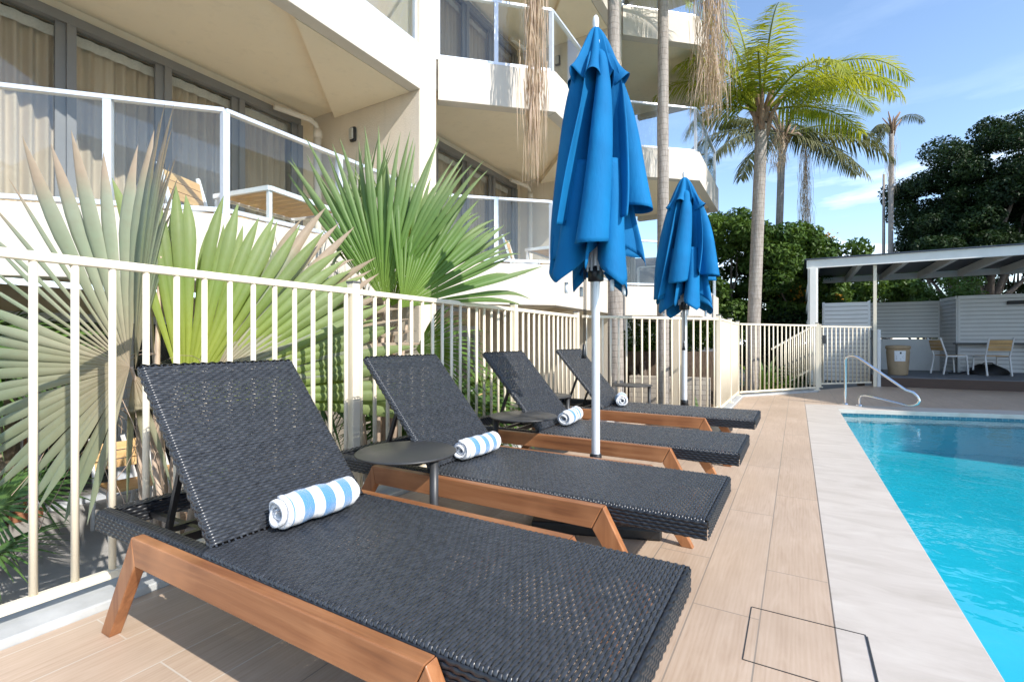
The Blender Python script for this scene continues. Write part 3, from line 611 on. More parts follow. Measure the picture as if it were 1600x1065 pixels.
# ================================================================== LOUNGERS
def weave(path, rows, pitch, w_, hgt, stake, amp, phase=0):
    """strands along `path` (list of (p, n) by arclength), stepped `rows` times along vector `pitch`"""
    path = [(Vector(p), Vector(n)) for p, n in path]; ds = [0]
    for a, c in zip(path[:-1], path[1:]): ds.append(ds[-1] + (c[0] - a[0]).length)
    Lt = ds[-1]; ns = max(2, int(Lt / stake) * 4 + 1); ss = np.linspace(0, Lt, ns)
    pp = np.array([list(p) for p, _ in path]); nn = np.array([list(n) for _, n in path])
    pos = np.stack([np.interp(ss, ds, pp[:, i]) for i in range(3)], 1); nor = np.stack([np.interp(ss, ds, nn[:, i]) for i in range(3)], 1); nor /= np.linalg.norm(nor, axis=1)[:, None]
    pv = np.array(list(pitch)); pd = pv / np.linalg.norm(pv); V = []; Fc = []; base = 0
    cs = [(-.5, -.3), (-.30, .75), (.30, .75), (.5, -.3)]
    rng = np.random.RandomState(3)
    for r in range(rows):
        wob = amp * np.sin(math.pi * ss / stake + math.pi * (r % 2) + phase) * (1 + .12 * rng.randn())
        j = rng.randn() * .0003
        wd = w_ * (1 + .10 * np.sin(math.pi * ss / stake + math.pi * (r % 2) + phase))
        for (a, b) in cs: V.append(pos + pv * r + pd * (a * wd[:, None] + j) + nor * (wob[:, None] + b * hgt))
        for q in range(3):
            i0 = base + q * ns + np.arange(ns - 1); Fc.append(np.stack([i0, i0 + 1, i0 + 1 + ns, i0 + ns], 1))
        base += 4 * ns
    return np.concatenate(V), np.concatenate(Fc)
def merge(parts):
    V = []; Fc = []; b = 0
    for v, f in parts: V.append(v); Fc.append(f + b); b += len(v)
    return np.concatenate(V), np.concatenate(Fc)
def roundpath(y0, y1, zt, r, drop, x=0):
    pts = [((x, y0, zt - r - drop), (0, -1, 0))]
    for k in range(6): a = k / 5 * math.pi / 2; pts.append(((x, y0 + r - r * math.cos(a), zt - r + r * math.sin(a)), (0, -math.cos(a), math.sin(a))))
    for k in range(6): a = (5 - k) / 5 * math.pi / 2; pts.append(((x, y1 - r + r * math.cos(a), zt - r + r * math.sin(a)), (0, math.cos(a), math.sin(a))))
    pts.append(((x, y1, zt - r - drop), (0, 1, 0))); return pts
LW = .65; ZT = .378
lounger = thing('sun_lounger', 'nearest dark wicker sun lounger with a wide blue striped towel', 'sun lounger', (-.255, .77, 0), 0, 'dark wicker sun loungers in a row beside the pool')
sp_ = roundpath(.004, LW - .004, ZT, .014, .012, -1.255)
v1 = weave(sp_, 119, (.0105, 0, 0), .01002, .0024, .019, .0010)
stk = []
for k in range(33):
    y = .012 + k * .0195; x0_, x1_ = -1.25, -.012; stk.append((np.array([(x0_, y - .003, ZT - .0012), (x1_, y - .003, ZT - .0012), (x1_, y + .003, ZT - .0012), (x0_, y + .003, ZT - .0012)]), np.array([[0, 1, 2, 3]])))
v, f = merge([v1] + stk); npmesh('seat', v, f, M['wicker'], lounger, smooth=True)
def skirt(p, q, n, h=.058, zt=ZT - .014, rows=5):
    p = Vector(p); q = Vector(q); return weave([((*p, zt), (*n, 0)), ((*q, zt), (*n, 0))], rows, (0, 0, -h / (rows - .5)), h / (rows - .5) * .97, .0030, .0165, .0012)
ends = []
# rounded foot end rows and skirts
ends.append(weave([((-.006, .006, ZT - .004), (.7, 0, .7)), ((-.006, LW - .006, ZT - .004), (.7, 0, .7))], 1, (.01, 0, 0), .013, .003, .02, .0015))
ends += [skirt((0, .004), (0, LW - .004), (1, 0)), skirt((-1.965, 0), (-.002, 0), (0, -1)), skirt((-1.965, LW), (-.002, LW), (0, 1)), skirt((-1.965, .004), (-1.965, LW - .004), (-1, 0)),
         skirt((-1.25, .05), (-1.915, .05), (0, 1)), skirt((-1.25, LW - .05), (-1.915, LW - .05), (0, -1)), skirt((-1.915, .05), (-1.915, LW - .05), (1, 0))]
for y0 in (0.0, LW - .05): ends.append(weave([((x_, y_, z_), n_) for (x_, y_, z_), n_ in roundpath(y0 + .002, y0 + .048, ZT, .010, .004, -1.955)], 67, (.0105, 0, 0), .0102, .002, .0165, .0012))
ends.append(weave([((-1.962 + .004, LW - .05, ZT), (0, 0, 1)), ((-1.962 + .004, .05, ZT), (0, 0, 1))], 5, (.0105, 0, 0), .0101, .002, .0165, .0013))
v, f = merge(ends); npmesh('woven_border', v, f, M['wicker_edge'], lounger, smooth=True)
fb = MB()
for y in (.026, LW - .026): fb.bar((-1.955, y, ZT - .038), (-.01, y, ZT - .038), .035, .05)
for x in (-1.94, -1.30, -.85, -.45, -.028): fb.bar((x, .045, ZT - .040), (x, LW - .045, ZT - .040), .03, .042)
fb.build('under_frame', M['under'], lounger)
# backrest
H = Vector((-1.25, 0, .382)); T_ = Vector((-1.715, 0, .915)); bd = (T_ - H); bl_ = bd.length; bd.normalize(); bn = Vector((bd.z, 0, -bd.x)).normalized() ; 
if bn.z < 0: bn = -bn
def tr(arr):       # map flat seat-like coordinates (x along, z up) onto the backrest plane
    v, f = arr; o = np.array(list(H)); return o + v[:, 0:1] * np.array(list(bd)) + v[:, 1:2] * np.array([0, 1, 0]) + v[:, 2:3] * np.array(list(bn)), f
bp = roundpath(.036, LW - .024, 0, .013, .012, 0.012)
parts = [tr(weave(bp, 66, (.0105, 0, 0), .01038, .0024, .019, .0010))]
for k in range(30):
    y = .045 + k * .0192; parts.append(tr((np.array([(0, y - .003, -.0012), (bl_, y - .003, -.0012), (bl_, y + .003, -.0012), (0, y + .003, -.0012)]), np.array([[0, 1, 2, 3]]))))
for y, n in ((.036, -1), (LW - .024, 1)): parts.append(tr(weave([((0, y, -.013), (0, n, 0)), ((bl_, y, -.013), (0, n, 0))], 2, (0, 0, -.012), .0115, .003, .0165, .002)))
for zz_ in (-.004, -.015, -.026): parts.append(tr(weave([((bl_ + .002, .04, zz_), (1, 0, 0)), ((bl_ + .002, LW - .028, zz_), (1, 0, 0))], 1, (0, 0, -.01), .0108, .003, .0165, .002)))
v, f = merge(parts); br = npmesh('backrest', v, f, M['wicker'], lounger, smooth=True)
fb = MB()
for y in (.055, LW - .043): fb.bar(H + bd * .01 - bn * .02 + Vector((0, y, 0)), T_ - bd * .01 - bn * .02 + Vector((0, y, 0)), .026, .024, bn)
for s_ in (.02, .33, .66): q = H + bd * s_ - bn * .02; fb.bar(q + Vector((0, .05, 0)), q + Vector((0, LW - .04, 0)), .024, .022, bn)
fb.build('back_frame', M['under'], br)
fb = MB()
for y in (.10, LW - .10):
    q = H + bd * .40 - bn * .03 + Vector((0, y, 0)); fb.bar(q, (-1.66, y, ZT - .045), .018, .018)
fb.bar((-1.66, .06, ZT - .045), (-1.66, LW - .06, ZT - .045), .02, .02); fb.bar((-1.52, .05, ZT - .04), (-1.52, LW - .05, ZT - .04), .02, .03)
for y in (.16, LW - .16): fb.bar((-1.92, y, ZT - .05), (-1.3, y, ZT - .05), .02, .02)
fb.build('prop', M['under'], lounger)
def xz(poly, y0, y1):
    m_ = MB(); n = len(poly); m_.add([(x, y0, z) for x, z in poly] + [(x, y1, z) for x, z in poly], [tuple(range(n)), tuple(range(n, 2 * n))[::-1]] + [(i, n + i, n + (i + 1) % n, (i + 1) % n) for i in range(n)]); return m_
for y0, y1 in ((-.042, -.006), (LW + .006, LW + .042)):
    xz([(-1.583, .372), (-1.560, .283), (-.412, .283), (-.368, .372)], y0, y1).build('side_beam', M['jarrah'], lounger, bevel=.0035)
    xz([(-1.585, .372), (-1.562, .283), (-1.745, 0), (-1.808, 0)][::1], y0, y1).build('leg', M['jarrah_leg'], lounger, bevel=.0035)
    xz([(-.366, .372), (-.410, .283), (-.222, 0), (-.166, 0)], y0, y1).build('leg', M['jarrah_leg'], lounger, bevel=.0035)
for x in (-1.2, -.6): MB().bar((x, -.006, .31), (x, LW + .006, .31), .05, .03).build('cross_beam', M['jarrah'], lounger)
grp = None
for y, lab in ((1.80, 'second dark wicker sun lounger from the front, with an umbrella base behind it'), (2.96, 'third dark wicker sun lounger, just behind the big umbrella pole'), (4.25, 'farthest dark wicker sun lounger, beside the farther folded umbrella')):
    dup(lounger, (-.255 - .006 * y, y, 0), R((y * 37 % 3 - 1.4) * .25), lab)
# ------------------------------------------------ towels
def make_towel(seed, turns=3.1, rad=.054):
    rr = random.Random(seed); NL = 26; V = []; path = []
    n = int(turns * 22)
    for i in range(n + 1):
        u = i / n; a = u * turns * 2 * math.pi + 1.0; r_ = .010 + (rad - .012) * u ** .85; path.append((r_ * math.cos(a) * 1.06, r_ * math.sin(a) * .96, a))
    th_ = .0052
    def pt(i, s_, j):
        x, z, a = path[i]; e = (j / NL - .5); ex = 1 + .03 * math.sin(j * .9 + seed) + .02 * math.sin(i * .31 + j * .5)
        nx, nz = math.cos(a), math.sin(a); d = th_ * s_ * (1 + .25 * math.sin(i * .7 + seed))
        ends_ = max(0, abs(e) * 2 - .9) * 10; r0 = 1 - .06 * ends_ ** 2; shift = (.010 * math.sin(a * .5 + seed)) * abs(e) * 2 * (1 if e > 0 else -1)
        zz = (z * ex * r0 + nz * d); zz = max(zz, -rad + .004) 
        return (x * ex * r0 + nx * d + .004 * math.sin(j * .35 + seed), e * .292 + shift + .004 * math.sin(i * .5), zz + rad)
    b = MB()
    for i in range(n + 1):
        for s_ in (1, -1):
            for j in range(NL + 1): b.v.append(pt(i, s_, j))
    W_ = NL + 1
    for i in range(n):
        for j in range(NL):
            a = i * 2 * W_ + j; c = (i + 1) * 2 * W_ + j; b.f.append((a, a + 1, c + 1, c)); b.f.append((c + W_, c + W_ + 1, a + W_ + 1, a + W_))
        for j in (0, NL): a = i * 2 * W_ + j; c = (i + 1) * 2 * W_ + j; b.f.append((a, c, c + W_, a + W_))
    a = n * 2 * W_
    for i0 in (0, n):
        for j in range(NL): b.f.append((i0 * 2 * W_ + j, i0 * 2 * W_ + j + 1, i0 * 2 * W_ + W_ + j + 1, i0 * 2 * W_ + W_ + j))
    # loose flap trailing on the seat
    n0 = len(b.v); x0 = path[-1][0] * .9
    b.sm = [True] * len(b.f); return b
for i, (x, y, rz, lab) in enumerate(((-1.450, 1.12, R(-3), 'rolled blue and white striped towel on the nearest lounger'), (-1.485, 2.165, R(-4), 'rolled blue and white striped towel on the second lounger, by the first side table'),
                                     (-1.470, 3.375, R(6), 'rolled blue and white striped towel on the third lounger, left of the big umbrella pole'), (-1.465, 4.61, R(20), 'rolled blue and white striped towel on the farthest lounger, showing its spiral end'))):
    t = make_towel(i + 2, 3.1 if i != 3 else 3.6, .055 if i else .058).build('rolled_towel', M['towel'], loc=(x, y, ZT + .003)); t.rotation_euler = (0, 0, rz)
    tag(t, lab, 'towel', 'rolled striped towels on the loungers')
# ------------------------------------------------ side tables
def side_table(label, x, y, px_, py_):
    t = thing('side_table', label, 'side table', (x, y, 0), math.atan2(py_ - y, px_ - x), 'round charcoal side tables between the loungers'); return t
proto_ = side_table('round charcoal side table between the nearest and second loungers', -1.53, 1.665, -1.33, 1.63)
MB().lathe((0, 0, 0), [(0, .492), (.222, .492), (.226, .495), (.226, .499), (.222, .502), (0, .502)], 56).build('tabletop', M['charcoal'], proto_)
MB().tube([(.19, 0, .008), (.19, 0, .492)], .019, 18).build('pole', M['charcoal'], proto_)
MB().lathe((0, 0, 0), [(0, 0), (.19, 0), (.2, .002), (.2, .008), (.195, .010), (0, .010)], 48).build('base_plate', M['charcoal'], proto_)
for x, y, lab, rz in ((-1.58, 2.85, 'round charcoal side table between the second and third loungers', R(200)), (-1.98, 4.03, 'round charcoal side table mostly hidden behind the third lounger backrest', R(10)), (-1.62, 5.48, 'farthest round charcoal side table beside the spiral towel', R(20))):
    dup(proto_, (x, y, 0), rz, lab)
# ================================================================== UMBRELLAS
def make_umbrella(seed):
    rr = random.Random(seed); N = 360; b = MB()
    ZT_, = (2.80,)
    # lobes: each lobe is one hanging pleat with its own angular width, reach and hem height
    nl = 8; ws = [rr.uniform(.75, 1.3) for _ in range(nl)]; s_ = sum(ws); ang = [0]
    for x in ws: ang.append(ang[-1] + x / s_ * 2 * math.pi)
    reach = [rr.uniform(.84, 1.08) for _ in range(nl)]; hem = [rr.choice((0, 1)) * .16 + rr.uniform(-.05, .07) for _ in range(nl)]; skew = [rr.uniform(-.35, .35) for _ in range(nl)]
    def lobe(a):
        a %= 2 * math.pi
        for k in range(nl):
            if a <= ang[k + 1]: return k, (a - ang[k]) / (ang[k + 1] - ang[k])
        return nl - 1, 1
    def ring(z0, z1, Rf, fold, rows, hemf, tw=.0, inner=0):
        V = []
        for j in range(rows + 1):
            u = j / rows
            for i in range(N):
                a = 2 * math.pi * i / N; k, q = lobe(a + tw * u + inner)
                q2 = min(1, max(0, q + skew[k] * .5 * math.sin(math.pi * q)))
                sh = math.sin(math.pi * q2) ** 1.05
                fd = fold(u); r_ = Rf(u) * reach[k] ** (u) * (1 - fd + fd * sh); r_ *= 1 + .03 * math.sin(7 * u + k * 2) * u
                cu = .24 * fd * math.sin(2 * math.pi * q) * (1 if k % 2 else -1)        # pleats lean over one another
                z = z0 + (z1 + hemf(k, q) - z0) * u
                V.append(((r_) * math.cos(a + cu), (r_) * math.sin(a + cu), z))
        Fs = [(j * N + i, j * N + (i + 1) % N, (j + 1) * N + (i + 1) % N, (j + 1) * N + i) for j in range(rows) for i in range(N)]
        return V, Fs
    root = thing('umbrella', '', 'umbrella'); 
    can = MB()
    can.add(*ring(2.64, 1.56, lambda u: .070 + .265 * (u ** .62) - .02 * u ** 3, lambda u: min(.90, .35 + u * 1.5), 44, lambda k, q: hem[k] - .10 * math.sin(math.pi * q) ** .8 + .04 * math.sin(3 * q + k), .5), True)
    can.add(*ring(2.0, 1.29, lambda u: .17 + .10 * u, lambda u: .75, 20, lambda k, q: (.10 if k % 2 else 0) + .17 * abs(2 * q - 1) + .03 * math.sin(k * 2.3), .3, 1.1), True)
    co = can.build('canopy', M['canvas'], root)
    sm_ = co.modifiers.new('solid', 'SOLIDIFY'); sm_.thickness = .0022
    top = MB()
    top.add(*ring(ZT_, 2.50, lambda u: .016 + .135 * u ** .72 + .04 * u ** 6, lambda u: .10 + .36 * u, 22, lambda k, q: -.07 * abs(math.cos(math.pi * q)) ** 2 + .035 * math.sin(k * 1.7), .15, .4), True)
    to = top.build('vent_cap', M['canvas'], root); sm_ = to.modifiers.new('solid', 'SOLIDIFY'); sm_.thickness = .002
    MB().lathe((0, 0, 0), [(0, 2.875), (.009, 2.873), (.016, 2.86), (.019, 2.84), (.017, 2.81), (.013, 2.79), (.024, 2.782), (0, 2.782)], 20).build('finial', M['clear'], root)
    po = MB(); po.lathe((0, 0, 0), [(.024, .0), (.024, 2.79)], 28); po.build('pole', M['pole'], root)
    MB().lathe((0, 0, 0), [(.024, .30), (.031, .30), (.034, .305), (.034, .345), (.030, .352), (.0245, .352)], 28).build('collar', M['under'], root)
    hub = MB(); hub.lathe((0, 0, 0), [(.025, 1.34), (.045, 1.345), (.045, 1.42), (.025, 1.43)], 20); ho = hub.build('runner', M['under'], root)
    for k in range(8):
        a = k * math.pi / 4 + .3; MB().bar((.045 * math.cos(a), .045 * math.sin(a), 1.40), (.05 * math.cos(a), .05 * math.sin(a), 2.70), .010, .016, (math.cos(a), math.sin(a), 0)).build('rib', M['pole'], root)
    for k in range(4):
        a = k * math.pi / 2 + .5; tp = MB(); r_ = .185; tp.tube([(r_ * math.cos(a), r_ * math.sin(a), 1.33), (r_ * math.cos(a), r_ * math.sin(a), 1.27)], .011, 10); tp.build('rib_tip', M['clear'], root)
    cd = MB(); cd.tube([(-.065, -.02, 1.62), (-.066, -.02, .98)], .0035, 6); cd.tube([(-.055, -.025, 1.62), (-.056, -.025, 1.00)], .003, 6); cd.lathe((-.066, -.02, .90), [(0, 0), (.017, 0), (.012, .03), (.008, .08), (0, .085)], 12); cd.build('pull_cord', M['under'], root)
    bs = MB(); bs.box((-.33, -.33, 0), (.33, .33, .06)); bs.build('base_plate', M['under'], root, bevel=.012)
    MB().lathe((0, 0, 0), [(.036, .06), (.036, .30)], 20).build('base_tube', M['under'], root)
    return root
u1 = make_umbrella(11); u1.location = (-1.0, 2.665, 0); u1.rotation_euler = (0, R(.0), R(20)); u1['label'] = 'large folded blue umbrella on a silver pole between the second and third loungers'; u1['group'] = 'folded blue umbrellas'
u2 = make_umbrella(23); u2.scale = (1.2, 1.2, 1.0); u2.location = (-1.07, 5.60, 0); u2.rotation_euler = (0, 0, R(80)); u2['label'] = 'farther folded blue umbrella behind the farthest lounger'; u2['group'] = 'folded blue umbrellas'
# ================================================================== FAN PALMS
def cam_dir(ax, ay, az):     # vector from camera-right, camera-forward, up components
    return Vector((.863 * ax - .505 * ay, .505 * ax + .863 * ay, az))
def fan_leaf(hub, nrm, up, n, a0, a1, L0, mat, parent, fuse=.42, seed=0, lenf=None, cup=.10, droop=.12, root=None, sink=0, wfn=None):
    rr = random.Random(seed); hub = Vector(hub); nrm = Vector(nrm).normalized(); up = Vector(up); up = (up - nrm * up.dot(nrm)).normalized(); rt = up.cross(nrm).normalized()
    # angles measured counter-clockwise from photo right, seen against nrm (nrm points to the viewer)
    V = []; Fc = []; da = R(a1 - a0) / n
    for k in range(n):
        a = R(a0) + (k + .5) * da + rr.uniform(-.1, .1) * da; Lk = L0 * (lenf(math.degrees(a)) if lenf else 1) * rr.uniform(.93, 1.05)
        bend = rr.uniform(-.05, .05); dr = droop * rr.uniform(.4, 1.6); cu = cup * rr.uniform(.7, 1.3); tw_ = rr.uniform(-1, 1); tipdrop = .35 * rr.random() ** 3
        S = [0, .08, .18, .3, fuse] + [fuse + (1 - fuse) * q_ for q_ in (.2, .4, .58, .74, .88, .96, 1.0)]; base = len(V); wf = 2 * math.tan(da / 2) * fuse * Lk * 1.02
        wk = wfn(math.degrees(a)) if wfn else 1
        for s_ in S:
            aa = a + bend * s_ * s_; d = rt * math.cos(aa) + up * math.sin(aa); sd = -rt * math.sin(aa) + up * math.cos(aa); p = d * (s_ * Lk) + nrm * (cu * Lk * s_ - dr * Lk * s_ * s_) - Vector((0, 0, 1)) * (Lk * (sink * s_ ** 3 + tipdrop * max(0, s_ - .7) ** 2 * 2))
            w_ = 2 * math.tan(da / 2) * s_ * Lk * 1.02 if s_ <= fuse else wf * (1.0 + .10 * math.sin(math.pi * (s_ - fuse) / (1 - fuse))) * max(0, 1 - ((s_ - fuse) / (1 - fuse)) ** 1.7)
            w_ *= 1 - (1 - wk) * min(1, s_ * 3); V += [p - sd * w_ / 2, p + nrm * (.40 * w_) + sd * w_ * .10 * tw_, p + sd * w_ / 2]
        for j in range(len(S) - 1):
            q = base + 3 * j; Fc += [(q, q + 1, q + 4, q + 3), (q + 1, q + 2, q + 5, q + 4)]
    b = MB(parent.location - hub); b.off = Vector((0, 0, 0)); b.add(V, Fc, True); o = b.build('frond', mat, parent, loc=hub - parent.location)
    if root is not None:
        root = Vector(root) - hub; mid = root * .5 + Vector((0, 0, .10)) * root.length; MB().tube([-nrm * .01, mid * .5 + (mid) * .0, mid, root * .8 + Vector((0, 0, .03)), root], [.007, .011, .014, .018, .024], 8).build('petiole', M['petiole'], o)
    return o
def strings(parent, base, n, seed, L=.5):
    rr = random.Random(seed); b = MB()
    for k in range(n):
        p = Vector(base) + Vector((rr.uniform(-.1, .1), rr.uniform(-.1, .1), rr.uniform(-.1, .2))); pts = [p]; d = Vector((rr.uniform(-1, 1), rr.uniform(-1, 1), rr.uniform(-.3, .6)))
        for j in range(8): d = (d + Vector((rr.uniform(-.5, .5), rr.uniform(-.5, .5), -.35))).normalized(); pts.append(pts[-1] + d * L / 8)
        b.tube(pts, .0016, 4, False)
    o = b.build('fibres', M['dead'], parent); o.location = -parent.location; return o
def rootpt(px, t, z=GZ): q = P(px, 600, t); q.z = z; return q
# palm 1, pale leaf at far left and the bright leaf beside it
r1 = rootpt(262, 3.05); fp1 = thing('fan_palm', 'fan palm with pale dusty leaves and a glowing yellow green leaf behind the nearest lounger', 'fan palm', r1)
tr_ = MB(r1); tr_.tube([r1, r1 + Vector((.02, 0, .35)), r1 + Vector((0, .02, .75))], [.15, .13, .09], 14); tr_.build('trunk', M['fibre'], fp1)
crown1 = r1 + Vector((0, 0, .7))
def lfA(d): return 1.0 if d < 118 else (1.0 - .30 * min(1, (d - 118) / 40) if d < 200 else .70 - .12 * min(1, (d - 200) / 60))
fan_leaf(P(203, 573, 2.30), cam_dir(.12, -1, .10), (0, 0, 1), 32, 88, 262, 1.22, M['fanA'], fp1, .56, 3, lfA, .06, .10, root=crown1, wfn=lambda d: .38 if 122 < d < 152 else 1.05)
fan_leaf(P(211, 578, 2.34), cam_dir(-.9, -.5, .1), (0, 0, 1), 12, 76, 136, 1.24, M['fanA'], fp1, .50, 5, None, .05, .05)
fan_leaf(P(208, 585, 2.36), cam_dir(.5, -1, 0), (0, 0, 1), 7, 262, 330, .62, M['fanA'], fp1, .25, 6, None, 0, .05)
def lfB(d): return .96 if d > 60 else .96 + .12 * (60 - d) / 60
fan_leaf(P(290, 625, 2.75), cam_dir(.68, -1, .10), (0, 0, 1), 28, -8, 106, 1.36, M['fanB'], fp1, .72, 9, lfB, .02, .06, root=crown1)
fan_leaf(P(300, 632, 2.88), cam_dir(.72, -1, .16), (0, 0, 1), 24, -6, 98, 1.30, M['fanB'], fp1, .70, 10, lfB, .02, .05, root=crown1)
fan_leaf(P(330, 590, 2.80), cam_dir(.75, -1, .25), (0, 0, 1), 16, -4, 66, 1.38, M['fanA'], fp1, .60, 12, None, .02, .12, root=crown1)
fan_leaf(P(232, 470, 2.9), cam_dir(-1, -.25, 0), (0, 0, 1), 14, 60, 130, .55, M['fanC'], fp1, .5, 14, None, .02, .1, root=crown1)
fan_leaf(P(330, 720, 2.9), cam_dir(.3, -1, -.2), (0, 0, 1), 12, 250, 330, .5, M['fanC'], fp1, .3, 15, None, .05, .1, root=crown1)
for k, (x0, y0, x1, y1, t) in enumerate(((246, 860, 250, 400, 2.75), (262, 900, 285, 560, 2.85), (232, 870, 214, 590, 2.6), (275, 880, 236, 690, 2.7), (290, 860, 330, 640, 2.8))):
    MB(r1).tube([P(x0, y0, t), P((x0 + x1) / 2 - 4, (y0 + y1) / 2, t), P(x1, y1, t)], [.022, .016, .010], 8).build('leaf_stalk', M['petiole'], fp1)
strings(fp1, P(190, 640, 2.45), 16, 3, .55); strings(fp1, P(245, 600, 2.6), 14, 5, .45)
# palm 2, green leaves in the middle
r2 = rootpt(604, 4.05); fp2 = thing('fan_palm', 'green fan palm with upright spiky leaves behind the second lounger', 'fan palm', r2)
MB(r2).tube([r2, r2 + Vector((.01, 0, .6)), r2 + Vector((-.02, .02, 1.25)), r2 + Vector((0, 0, 1.75))], [.13, .11, .095, .07], 14).build('trunk', M['fibre'], fp2); cr2 = r2 + Vector((0, 0, 1.65))
fan_leaf(P(600, 470, 3.75), cam_dir(.05, -1, .05), (0, 0, 1), 26, 52, 130, 1.36, M['fanC'], fp2, .58, 21, None, .10, .12, root=cr2)
fan_leaf(P(628, 480, 3.65), cam_dir(.45, -1, .25), (0, 0, 1), 26, 8, 96, 1.22, M['fanC'], fp2, .60, 22, None, .12, .20, root=cr2)
fan_leaf(P(612, 478, 3.95), cam_dir(.2, -1, .15), (0, 0, 1), 24, 30, 118, 1.22, M['fanC'], fp2, .60, 30, None, .08, .14, root=cr2)
fan_leaf(P(560, 430, 4.0), cam_dir(-.8, -.7, .1), (0, 0, 1), 24, 60, 150, 1.12, M['fanC'], fp2, .42, 23, None, .10, .1, root=cr2)
fan_leaf(P(640, 440, 4.2), cam_dir(.7, -.6, .2), (0, 0, 1), 26, 30, 120, 1.10, M['fanB'], fp2, .42, 24, None, .08, .1, root=cr2)
fan_leaf(P(650, 545, 3.9), cam_dir(.5, -.9, .35), (0, 0, 1), 34, -60, 60, .82, M['fanC'], fp2, .30, 25, None, .05, .2, root=cr2, sink=.25)
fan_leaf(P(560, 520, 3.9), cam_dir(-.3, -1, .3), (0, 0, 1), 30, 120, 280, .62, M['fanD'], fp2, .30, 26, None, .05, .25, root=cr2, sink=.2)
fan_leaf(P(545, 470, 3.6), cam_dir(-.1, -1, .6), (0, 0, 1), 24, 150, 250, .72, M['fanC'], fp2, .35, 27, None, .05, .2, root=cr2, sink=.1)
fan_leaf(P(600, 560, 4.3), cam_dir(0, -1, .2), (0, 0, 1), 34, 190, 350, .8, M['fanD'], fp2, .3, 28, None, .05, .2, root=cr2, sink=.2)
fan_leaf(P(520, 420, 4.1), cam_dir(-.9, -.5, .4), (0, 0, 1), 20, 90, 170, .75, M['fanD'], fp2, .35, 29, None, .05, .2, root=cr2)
for k, (x0, y0, x1, y1, t) in enumerate(((575, 760, 560, 470, 3.9), (610, 760, 640, 470, 3.85), (590, 760, 600, 500, 3.8), (640, 740, 665, 540, 4.0))):
    MB(r2).tube([P(x0, y0, t), P((x0 + x1) / 2 - 4, (y0 + y1) / 2, t), P(x1, y1, t)], [.024, .018, .012], 8).build('leaf_stalk', M['petiole'], fp2)
# palm 3 low dark fan palms between
def fanbush(label, px, t, ztop, seed, Lf, mats, n=7):
    r_ = rootpt(px, t); b = thing('fan_palm', label, 'fan palm', r_); rr = random.Random(seed); MB(r_).tube([r_, r_ + Vector((0, 0, max(.2, ztop + .85)))], [.1, .06], 10).build('trunk', M['fibre'], b)
    top = r_ + Vector((0, 0, ztop + .85))
    for k in range(n):
        a = 2 * math.pi * k / n + rr.random(); el = rr.uniform(.1, 1.0); d = Vector((math.cos(a) * math.cos(el), math.sin(a) * math.cos(el), math.sin(el))); hub = top + d * rr.uniform(.3, .55)
        nr = (Vector((0, 0, 1)) * math.cos(el) - d * .3 + cam_dir(0, -.5, 0)).normalized(); fan_leaf(hub, nr, d, 24, 90 - 100, 90 + 100, Lf * rr.uniform(.8, 1.1), M[rr.choice(mats)], b, .3, seed * 10 + k, None, .05, .25, root=top, sink=.1)
    return b
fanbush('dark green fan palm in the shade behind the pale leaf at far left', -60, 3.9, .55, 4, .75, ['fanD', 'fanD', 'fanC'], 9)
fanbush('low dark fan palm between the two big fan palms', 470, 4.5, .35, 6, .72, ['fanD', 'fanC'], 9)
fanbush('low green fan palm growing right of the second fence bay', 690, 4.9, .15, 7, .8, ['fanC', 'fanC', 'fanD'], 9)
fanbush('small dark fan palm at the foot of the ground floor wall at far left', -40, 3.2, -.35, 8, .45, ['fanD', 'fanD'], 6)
# ================================================================== FEATHER PALMS
def frond(b, base, az, el, L_, droop, nl, ll, seed, hang=.5, w_=.022, both=True, curl=0):
    rr = random.Random(seed); p = Vector(base); pts = [p.copy()]; e = el; n = 22; dirs = []
    for j in range(n):
        d = Vector((math.cos(az) * math.cos(e), math.sin(az) * math.cos(e), math.sin(e))); dirs.append(d); p = p + d * L_ / n; pts.append(p.copy()); e -= droop * (.4 + 1.2 * j / n) / n; az += curl / n
    b.tube(pts, [.028 * (1 - i / (n + 1)) + .003 for i in range(n + 1)], 5, False)
    for k in range(nl):
        u = .12 + .88 * k / nl; i = min(n - 1, int(u * n)); q = pts[i].lerp(pts[i + 1], u * n - i); d = dirs[i]; side = d.cross(Vector((0, 0, 1))); side = side.normalized() if side.length > .01 else Vector((1, 0, 0)); upv = side.cross(d)
        l2 = ll * math.sin(math.pi * (u * .85 + .12)) ** .6 * rr.uniform(.85, 1.1)
        for s_ in (-1, 1):
            ld = (side * s_ * .85 + d * .55 + upv * rr.uniform(-.15, .45)).normalized(); wv = ld.cross(upv).normalized() * w_ / 2; prev = q; V = [q - wv * .5, q + wv * .5]
            for m_ in range(3):
                ld = (ld - Vector((0, 0, 1)) * hang * rr.uniform(.6, 1.3)).normalized(); prev = prev + ld * l2 / 3; wz = wv * (1.2, .8, .06)[m_]; V += [prev - wz, prev + wz]
            b.add(V, [(0, 1, 3, 2), (2, 3, 5, 4), (4, 5, 7, 6)], True)
